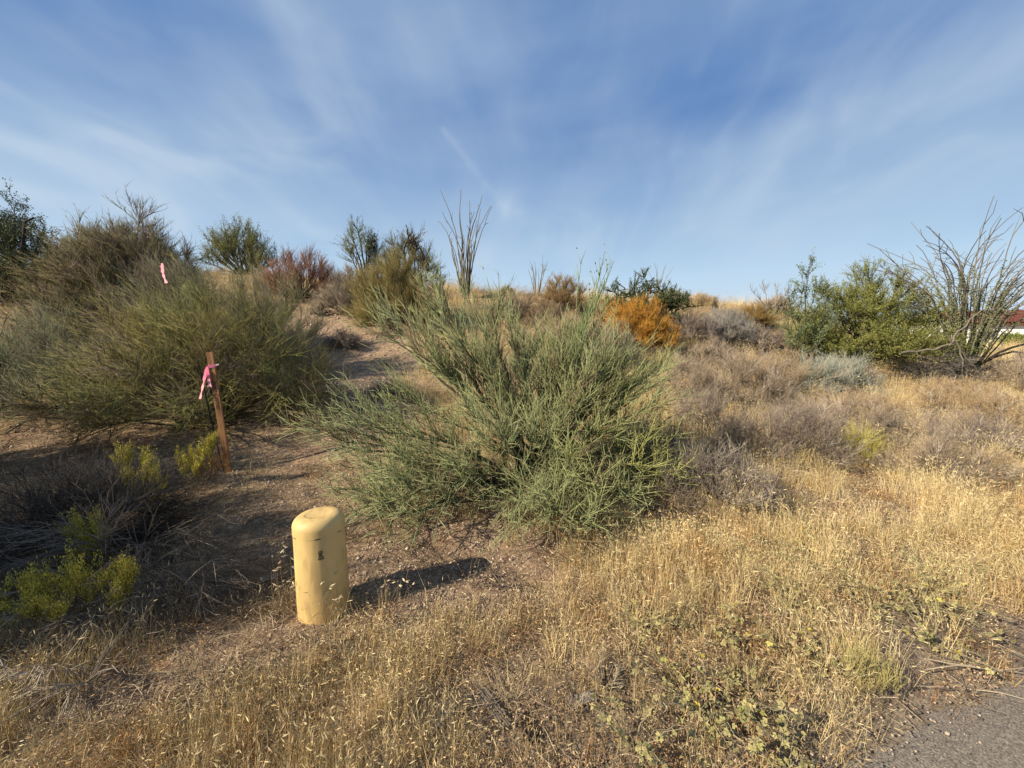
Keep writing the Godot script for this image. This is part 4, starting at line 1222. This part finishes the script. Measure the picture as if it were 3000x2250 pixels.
	plant("dead_shrub", "bleached dead stems lying in the grass below the broad yellow sprig", "dead shrub", -1.95, 1.55, {"tips": [Vector3(-0.3, 0.1, 0), Vector3(-0.2, 0.16, 0.1), Vector3(0.0, 0.18, 0.1), Vector3(0.18, 0.14, 0.1), Vector3(0.25, 0.06, 0.15), Vector3(-0.1, 0.08, 0.2), Vector3(-0.35, 0.06, 0.15)], "bark": Color(0.2, 0.17, 0.14), "a": Color(0.22, 0.18, 0.14), "b": Color(0.42, 0.37, 0.3), "subs": 9, "twigs": 4, "sub_len": 0.22, "twig_len": 0.14, "sub_r": 0.0026, "twig_r": 0.0018, "limb_r": 0.005, "base_r": 0.2, "bow": 0.25, "up": -0.1, "tup": -0.2, "woody": false})
	plant("bare_shrub", "dark leafless branches of a bare shrub low beside the grey green shrub", "dead shrub", -7.3, 5.4, {"tips": [Vector3(-0.2, 0.9, 0.3), Vector3(0.3, 1.1, 0.2), Vector3(0.5, 0.7, 0.3), Vector3(0.1, 0.5, 0.5), Vector3(0.6, 0.35, 0.4)], "bark": Color(0.03, 0.025, 0.02), "a": Color(0.04, 0.035, 0.03), "b": Color(0.08, 0.07, 0.06), "subs": 8, "twigs": 4, "sub_len": 0.35, "twig_len": 0.22, "sub_r": 0.007, "twig_r": 0.004, "limb_r": 0.016, "from": 0.3})


func build_small_things() -> void:
	# dry weeds with curled dark pods
	var W := [[-1.28, 1.50, 0.16, "dry weed with curled dark seed pods below the pedestal"], [-1.38, 1.42, 0.13, "dry podded weed nearest the photo's lower corner"], [-1.12, 1.42, 0.15, "dry podded weed between the pale gravel and the grass"], [-0.93, 1.73, 0.18, "dry podded weed close against the front of the pedestal"], [-0.62, 1.9, 0.2, "withered weed beside the pedestal's shadow"], [-0.25, 2.2, 0.18, "withered pale weed standing within the pedestal's shadow"]]
	for e in W:
		rng.seed = hash(e[3])
		var o := thing("dry_weed", e[3], "weed", on_ground(e[0], e[1]), "dry weeds near the pedestal")
		var g := Geo.new()
		var l := Geo.new()
		for k in 7:
			var a := rf(0, TAU)
			var tip := Vector3(cos(a) * 0.09, e[2] * rf(0.7, 1.1), sin(a) * 0.09)
			var p := curve(Vector3(rf(-0.01, 0.01), 0, rf(-0.01, 0.01)), tip * 0.5 + rnd() * 0.02, tip, 4, 0.006)
			g.limb(p, 0.0016, 0.0009, Color(0.16, 0.12, 0.09), Color(0.22, 0.17, 0.12), 3)
			for j in 6:
				var q := along(p, rf(0.3, 1.0))
				var dr := (rnd() + UPV * 0.3).normalized()
				var z := rf(0.009, 0.019)
				var c := jit(Color(0.09, 0.055, 0.045), 0.4) if rng.randf() < 0.5 else jit(Color(0.26, 0.2, 0.15), 0.4)
				g.strand2(q, q + dr * z * 0.6, q + dr * z * 0.7 + UPV * z * 0.5, 0.002, c, c)
				l.leaf(q, rnd() * 0.014, rnd() * 0.005, jit(Color(0.2, 0.16, 0.13), 0.4))
		part("stem", g.mesh(), MP, o, true)
		part("leaves", l.mesh(), ML, o, true)
	# tall seeding grass against the pedestal
	for e in [[-1.23, 2.0, 30, 0.28, "straw grass tuft with seed heads hugging the pedestal's sunny flank"], [-0.93, 1.86, 9, 0.26, "few tall seeding grass stalks in front of the pedestal"], [-0.68, 2.02, 12, 0.22, "seeding grass stalks at the start of the pedestal's shadow"], [-1.42, 2.3, 16, 0.22, "thin grass clump in half shade behind the pedestal's flank"]]:
		rng.seed = hash(e[4])
		var o := thing("grass_tuft", e[4], "grass tuft", on_ground(e[0], e[1]), "seeding grass by the pedestal")
		var g := Geo.new()
		for k in e[2]:
			var s := Vector3(rf(-0.1, 0.1), 0, rf(-0.06, 0.06))
			var b := s + Vector3(rf(-0.06, 0.1), e[3] * rf(0.5, 1.1), rf(-0.05, 0.05))
			var m := s.lerp(b, 0.6) + Vector3(-0.012, 0.02, 0)
			var c := jit(Color(0.48, 0.36, 0.18), 0.2)
			g.strand2(s, m, b, 0.0011, c, c)
			var hd := (Vector3(0.7, 0.15, 0) + rnd() * 0.6).normalized()
			for j in 3:
				g.leaf(b, (hd + rnd() * 0.25) * rf(0.02, 0.035), hd.cross(rnd()).normalized() * 0.0035, jit(Color(0.55, 0.45, 0.3), 0.15))
		part("stalks", g.mesh(), ML, o, true)
	# pieces of old wood and bark in the grass
	var D := [[-0.16, 1.44, 0.085, 0.3, "weathered wood chip with a flat broken end in the near grass"], [-0.07, 1.40, 0.11, -0.9, "long dark splinter of wood next to the flat chip"], [0.06, 1.34, 0.08, -1.2, "short black charred stick in the near grass"], [0.3, 1.46, 0.07, 0.35, "grey strip of bark beside a frayed dead stump"], [-1.42, 2.95, 0.16, 0.7, "flat grey board scrap on the ground behind the pedestal"], [-1.5, 2.32, 0.13, 0.8, "half buried grey board scrap in shade near the pedestal"], [-0.28, 1.37, 0.1, 0.9, "rotten brown wood sliver under the flat chip"]]
	for e in D:
		rng.seed = hash(e[4])
		var o := thing("wood_scrap", e[4], "wood scrap", on_ground(e[0], e[1], -0.012))
		o.rotation = Vector3(rf(-0.2, 0.2), e[3], rf(-0.2, 0.25))
		var g := Geo.new()
		var m := 7
		var c := jit(Color(0.13, 0.105, 0.085), 0.3)
		if e[4].contains("grey"):
			c = Color(0.24, 0.21, 0.18)
		if e[4].contains("black"):
			c = Color(0.025, 0.022, 0.02)
		for k in 5:   # a bundle of fibres of unequal length
			var z := (k - 2) * 0.009
			var pts := PackedVector3Array()
			var l0: float = -e[2] * rf(0.75, 1.0)
			var l1: float = e[2] * rf(0.7, 1.0)
			for q in m:
				pts.append(Vector3(lerpf(l0, l1, q / 6.0), rf(-0.002, 0.002) + 0.004 * sin(q * 0.8), z + rf(-0.002, 0.002)))
			g.limb(pts, 0.0085, 0.004, jit(c, 0.2), jit(c, 0.2), 5)
		part("splinter", g.mesh(), MP, o, true)
	rng.seed = 90
	var stump := thing("dead_stump", "frayed grey dead grass stump sticking up in the near grass", "stump", on_ground(0.42, 1.55))
	var sg := Geo.new()
	for k in 60:
		var a := rf(0, TAU)
		var dr := (UPV * rf(0.3, 1.0) + Vector3(cos(a), 0, sin(a)) * rf(0.2, 0.9)).normalized()
		var s := Vector3(cos(a), 0, sin(a)) * rf(0, 0.035)
		sg.strand2(s, s + dr * 0.05, s + dr * rf(0.07, 0.13) + rnd() * 0.015, 0.004, jit(Color(0.14, 0.12, 0.1)), jit(Color(0.24, 0.2, 0.165)))
	part("fibres", sg.mesh(), MP, stump, true)
	# stones on the slope
	var pb := [pebble(101), pebble(102), pebble(103)]
	var R := [[-2.62, 7.85, 0.07, "dark stone in the middle of the sandy slope"], [-2.1, 7.3, 0.05, "small dark stone beside the green shrub on the slope"], [-3.5, 8.9, 0.06, "grey stone higher up the sandy slope"], [-2.85, 6.4, 0.05, "small stone where the slope falls into shade"], [-3.9, 9.4, 0.07, "brown stone near the top of the sandy path"], [-1.15, 3.05, 0.035, "dark pebble on the gravel behind the pedestal"], [-0.45, 3.1, 0.03, "reddish pebble beneath the green shrub"], [-4.3, 4.55, 0.07, "pale earth clod in the shade under the olive shrub"]]
	for e in R:
		rng.seed = hash(e[3])
		var o := MeshInstance3D.new()
		o.name = free_name("stone", self)
		o.mesh = pb[rng.randi() % 3]
		var c := Color(0.10, 0.085, 0.075) if e[3].contains("dark") else Color(0.26, 0.18, 0.13)
		o.material_override = plain_mat(jit(c, 0.2), 0.9)
		o.transform = Transform3D(Basis(UPV, rf(0, 6)) * Basis.from_scale(Vector3.ONE * e[2]), on_ground(e[0], e[1], -e[2] * 0.25))
		o.set_meta("label", e[3])
		o.set_meta("category", "stone")
		add_child(o, true)
	rng.seed = 91
	plant("dead_cactus", "small black dead cactus stump on the crest of the sandy path", "dead plant", -5.25, 10.7, {"tips": [Vector3(-0.08, 0.25, 0), Vector3(0.1, 0.3, 0), Vector3(0.2, 0.1, 0.05), Vector3(-0.12, 0.1, 0.05)], "bark": Color(0.02, 0.016, 0.014), "a": Color(0.025, 0.02, 0.018), "b": Color(0.04, 0.03, 0.025), "subs": 6, "twigs": 2, "sub_len": 0.14, "twig_len": 0.08, "sub_r": 0.02, "twig_r": 0.014, "limb_r": 0.045, "spread": 1.2, "from": 0.3})
	# leafy weeds by the road
	var V := [[2.05, 1.72, 0.26, 0.35, "leafy weed with bright yellow leaves at the gravel's edge"], [0.78, 1.38, 0.24, 0.2, "leafy weed with pale green lobed leaves in the near grass"], [1.62, 2.05, 0.25, 0.1, "grey green weed spreading through the straw grass"], [2.35, 2.05, 0.28, 0.15, "grey green weed patch close to the verge"], [1.1, 1.75, 0.22, 0.2, "weed with few yellowed leaves among the brown chaff"], [2.75, 2.35, 0.26, 0.12, "grey green weed above the dark gravel where the asphalt meets the photo's edge"], [1.45, 1.62, 0.2, 0.3, "low weed with yellowing leaves between two straw tufts"], [0.95, 1.2, 0.22, 0.05, "sage weed with narrow leaves beside the asphalt's end"], [2.0, 2.4, 0.24, 0.06, "grey green weed deeper in the golden grass"], [0.45, 1.25, 0.2, 0.08, "sage weed lowest in the near grass"]]
	for e in V:
		rng.seed = hash(e[4])
		var o := thing("leafy_weed", e[4], "weed", on_ground(e[0], e[1]), "leafy weeds by the road")
		var g := Geo.new()
		var l := Geo.new()
		for k in 12:
			var a := rf(0, TAU)
			var ln: float = e[2] * rf(0.5, 1.25)
			var tip := Vector3(cos(a) * ln, rf(0.03, 0.16), sin(a) * ln)
			var p := curve(Vector3.ZERO, tip * 0.5 + UPV * 0.07, tip, 5, 0.012)
			g.limb(p, 0.0022, 0.0012, Color(0.26, 0.22, 0.15), Color(0.3, 0.27, 0.18), 3)
			for j in 9:
				var q := along(p, rf(0.15, 1.0))
				var col := jit(Color(0.25, 0.235, 0.095).lerp(Color(0.36, 0.28, 0.15), rng.randf() * 0.7), 0.3)
				if rng.randf() < e[3] * 0.2:
					col = jit(Color(0.62, 0.42, 0.05).lerp(Color(0.42, 0.42, 0.12), rng.randf()), 0.2)
				var dr := (rnd() + UPV * 0.25).normalized()
				var sd := dr.cross((UPV + rnd() * 0.5).normalized()).normalized()
				var z := rf(0.012, 0.028)
				var stem := q + dr * z * 0.5
				g.strand(q, stem, 0.0009, col, col)
				for w in [-0.9, 0.0, 0.9]:   # three lobes
					var dl: Vector3 = dr.rotated(dr.cross(sd).normalized(), w)
					l.leaf(stem, dl * z * (1.0 if w == 0.0 else 0.75), dl.cross(dr.cross(sd)).normalized() * z * 0.3, col)
		part("stems", g.mesh(), MP, o, true)
		part("leaves", l.mesh(), ML, o, true)
	rng.seed = 93
	var proto := [get_node("leafy_weed_002"), get_node("leafy_weed_005"), get_node("leafy_weed_008"), get_node("leafy_weed_004")]
	for k in 34:
		var x := rf(0.5, 3.6)
		var d := rf(1.25, 2.9)
		if off_road(x, d) < 0.25 or x > d * 1.35:
			continue
		var o: Node3D = proto[k % 4].duplicate()
		o.name = free_name("leafy_weed", self)
		add_child(o, true)
		o.position = on_ground(x, d)
		o.rotation.y = rf(0, TAU)
		o.scale = Vector3.ONE * rf(0.6, 1.05)
		o.set_meta("label", "small sage green weed half hidden in the straw grass of the road verge")
		o.set_meta("group", "small weeds hidden in the verge grass")
	rng.seed = 92
	plant("green_tuft", "soft yellow green grass-like tuft near the asphalt", "plant", 1.52, 1.5, {"tips": dome(12, 0.12, 0.22, 0.12, 0.3, 0.85), "a": Color(0.30, 0.26, 0.10), "b": Color(0.42, 0.36, 0.16), "subs": 6, "twigs": 4, "sub_len": 0.1, "twig_len": 0.08, "sub_r": 0.0012, "twig_r": 0.0009, "limb_r": 0.002, "up": 0.7, "tup": 0.6, "woody": false})
	# a loose dry stem arching over the dark gravel
	var ls := thing("loose_twig", "thin pale twigs trailing over the dark gravel by the road", "twig", on_ground(2.1, 1.62))
	for e in [[Vector3(-0.25, 0.05, 0.05), Vector3(0.0, 0.06, 0.02), Vector3(0.3, 0.02, 0.05)], [Vector3(-0.2, 0.06, 0.0), Vector3(0.05, 0.03, 0.08), Vector3(0.35, 0.05, 0.0)], [Vector3(-0.1, 0.02, 0.12), Vector3(0.1, 0.03, 0.2), Vector3(0.3, 0.01, 0.22)]]:
		var q := Geo.new()
		q.limb(curve(e[0], e[1], e[2], 6, 0.008), 0.003, 0.0015, Color(0.4, 0.33, 0.24), Color(0.36, 0.3, 0.22), 4)
		part("twig", q.mesh(), MP, ls)


func build_cover() -> void:
	var gold := []
	var straw := []
	var grey := []
	var chaff := []
	var stick := []
	var grav := []
	rng.seed = 500
	# [d from, d to, tufts per square metre, size]
	for band in [[0.75, 1.6, 800.0, 0.66], [1.6, 2.6, 620.0, 0.75], [2.6, 4.0, 340.0, 0.9], [4.0, 6.5, 150.0, 1.05], [6.5, 10.0, 48.0, 1.3], [10.0, 19.0, 22.0, 1.6], [19.0, 34.0, 4.0, 2.2]]:
		var d0: float = band[0]
		var d1: float = band[1]
		var x1 := d1 * 1.42 + 0.4
		var count := int((d1 - d0) * 2.0 * x1 * band[2])
		for i in count:
			var x := rf(-x1, x1)
			var d := rf(d0, d1)
			if absf(x) > d * 1.42 + 0.4:
				continue
			var s := off_road(x, d)
			if s < 0.02 or rng.randf() > smoothstep(-0.05, 0.3, s) + 0.1:
				continue
			var b := bare(x, d)
			var nz := patch.get_noise_2d(x * 2.2, d * 2.2)
			var n2 := patch.get_noise_2d(x * 1.1 + 50.0, d * 1.1)
			var n3 := patch.get_noise_2d(x * 5.0 + 90.0, d * 5.0)
			if rng.randf() < b * 1.02:
				if rng.randf() < 0.3 and d < 9.0:
					stick.append([on_ground(x, d), Vector3.ONE * rf(0.5, 1.3), Color(1, 1, 1) * rf(0.5, 1.2), 0.3])
				continue
			var shade := smoothstep(-0.7, -1.6, x) * smoothstep(1.4, 2.2, d) * (1.0 - smoothstep(5.0, 7.0, d))
			if shade > 0.0 and rng.randf() < shade * 0.72:
				if rng.randf() < 0.5:
					stick.append([on_ground(x, d), Vector3.ONE * rf(0.7, 1.3), Color(1, 1, 1) * rf(0.6, 1.1), 0.2])
				continue
			var z: float = band[3] * rf(0.65, 1.25)
			var right_ := smoothstep(0.3, 2.5, x)
			var clump := smoothstep(0.0, 0.45, patch.get_noise_2d(x * 3.2 + 20.0, d * 3.2))
			var tall := 1.0 + 0.5 * nz + 0.45 * clump * smoothstep(0.0, 1.5, x)
			var tint := Color(1, 1, 1).lerp(Color(0.92, 0.82, 0.72), rng.randf()) * rf(0.72, 1.15) * lerpf(0.92, 1.1, clump)
			tint = tint * Color(1, 1, 1).lerp(Color(1.06, 1.09, 1.1), right_)
			if n3 < -0.28 and rng.randf() < 0.6:
				tint = tint * Color(0.78, 0.6, 0.46)
			var q := rng.randf()
			var right := smoothstep(0.2, 2.2, x)
			var gp := clampf(0.40 + n2 * 0.9 + right * 0.22 + n3 * 0.5, 0.05, 0.9)
			var cp := clampf(0.42 - n2 * 0.5 - n3 * 0.6, 0.12, 0.8)
			if d > 4.0:
				cp *= 0.4
			if q < gp:
				gold.append([on_ground(x, d, 0.01), Vector3(z, z * tall, z), tint, 0.15])
			elif q < gp + cp * (1.0 - gp):
				chaff.append([on_ground(x, d), Vector3.ONE * z, tint, 0.2])
			elif rng.randf() < 0.55:
				straw.append([on_ground(x, d, 0.01), Vector3(z, z * tall, z), tint, 0.25])
			else:
				grey.append([on_ground(x, d, 0.01), Vector3(z, z * tall * 0.9, z), tint, 0.25])
			if d < 3.5 and rng.randf() < 0.5:
				chaff.append([on_ground(x + rf(-0.1, 0.1), d + rf(-0.1, 0.1)), Vector3(z, z * 0.5, z), tint, 0.2])
			if d < 4.0 and rng.randf() < 0.22:
				stick.append([on_ground(x + rf(-0.1, 0.1), d + rf(-0.1, 0.1)), Vector3.ONE * rf(0.6, 1.2), Color(1, 1, 1) * rf(0.8, 1.5), 0.3])
	# pebbles: thick on bare ground, thin elsewhere
	for band in [[0.8, 2.0, 2200.0, 0.0045], [2.0, 3.6, 2600.0, 0.0062], [3.6, 6.0, 520.0, 0.010], [6.0, 12.5, 190.0, 0.016]]:
		var d0: float = band[0]
		var d1: float = band[1]
		var x0 := -d1 * 1.4
		var x1: float = d1 * 1.4 if d1 < 4.0 else 1.5
		var count := int((d1 - d0) * (x1 - x0) * band[2])
		for i in count:
			var x := rf(x0, x1)
			var d := rf(d0, d1)
			if x < -d * 1.4 or x > d * 1.4:
				continue
			var s := off_road(x, d)
			var b := bare(x, d)
			var edge := smoothstep(-0.6, 0.12, s) * (1.0 - smoothstep(0.3, 0.75, s))
			var keep := maxf(0.22 + 0.78 * b, edge)
			if s < 0.1:
				keep = edge * edge * 0.7
			if rng.randf() > keep:
				continue
			var z: float = band[3] * (0.4 + 1.0 * pow(rng.randf(), 2.0) + (1.8 * rng.randf() if rng.randf() < 0.03 else 0.0))
			var a := rng.randf()
			var c := sand(a) * rf(0.65, 1.15)
			if a > 0.9:
				c = Color(0.20, 0.15, 0.12)
			if edge > 0.3 and rng.randf() < 0.45:
				c = Color(0.16, 0.14, 0.125) * rf(0.5, 1.4)
			var y := gy(x, d) if s > 0.1 else 0.008
			grav.append([Vector3(x, y + z * 0.15, -d), Vector3.ONE * z, c, 0.5])
	var G := Color(0.60, 0.45, 0.20)
	var P := Color(0.70, 0.585, 0.35)
	rng.seed = 700
	scatter("golden_grass", "golden dry grass standing across the verge and field", [tuft(1, 22, 0.24, 0.28, 0.001, 0.055, G, P, 0.55), tuft(2, 20, 0.28, 0.35, 0.001, 0.065, G, P, 0.7), tuft(3, 24, 0.19, 0.4, 0.0009, 0.065, G, Color(0.42, 0.26, 0.1), 0.4), tuft(4, 18, 0.25, 0.3, 0.001, 0.05, P, Color(0.60, 0.48, 0.25), 0.8)], ML, gold)
	scatter("straw_grass", "short bent straw between the golden tufts", [tuft(5, 24, 0.12, 0.9, 0.001, 0.075, Color(0.40, 0.28, 0.13), P, 0.3), tuft(6, 22, 0.14, 0.8, 0.001, 0.075, Color(0.35, 0.22, 0.1), Color(0.48, 0.36, 0.2), 0.4), tuft(7, 26, 0.15, 2.6, 0.001, 0.085, Color(0.33, 0.19, 0.08), Color(0.45, 0.3, 0.15), 0.2)], ML, straw)
	scatter("grey_grass", "greyed wispy dead grass on the verge", [tuft(8, 22, 0.17, 0.6, 0.0009, 0.065, Color(0.30, 0.235, 0.165), Color(0.42, 0.34, 0.25), 0.5), tuft(9, 20, 0.15, 0.8, 0.0009, 0.075, Color(0.22, 0.165, 0.12), Color(0.36, 0.285, 0.21), 0.3)], ML, grey)
	scatter("leaf_litter", "crisp curled dry leaves and chaff covering the verge", [crumbs(10, 60, 0.08, Color(0.36, 0.25, 0.15), Color(0.52, 0.41, 0.27), 0.014, 0.07), crumbs(11, 52, 0.08, Color(0.27, 0.185, 0.12), Color(0.42, 0.32, 0.21), 0.016, 0.05), crumbs(12, 60, 0.09, Color(0.40, 0.29, 0.17), Color(0.58, 0.47, 0.33), 0.012, 0.09), crumbs(13, 40, 0.08, Color(0.17, 0.115, 0.08), Color(0.33, 0.24, 0.16), 0.014, 0.05)], ML, chaff)
	scatter("fallen_straw", "thin fallen straw and twigs on the soil", [sticks(14, 10, 0.09, Color(0.28, 0.21, 0.14), Color(0.45, 0.36, 0.25), 0.11, 0.0012), sticks(15, 8, 0.08, Color(0.16, 0.12, 0.09), Color(0.3, 0.23, 0.17), 0.14, 0.0016)], MP, stick)
	scatter("gravel", "pinkish tan gravel on the bare ground", [pebble(21), pebble(22), pebble(23), pebble(24)], MP, grav)
	print("cover ", gold.size(), " ", straw.size(), " ", grey.size(), " ", chaff.size(), " ", stick.size(), " ", grav.size())
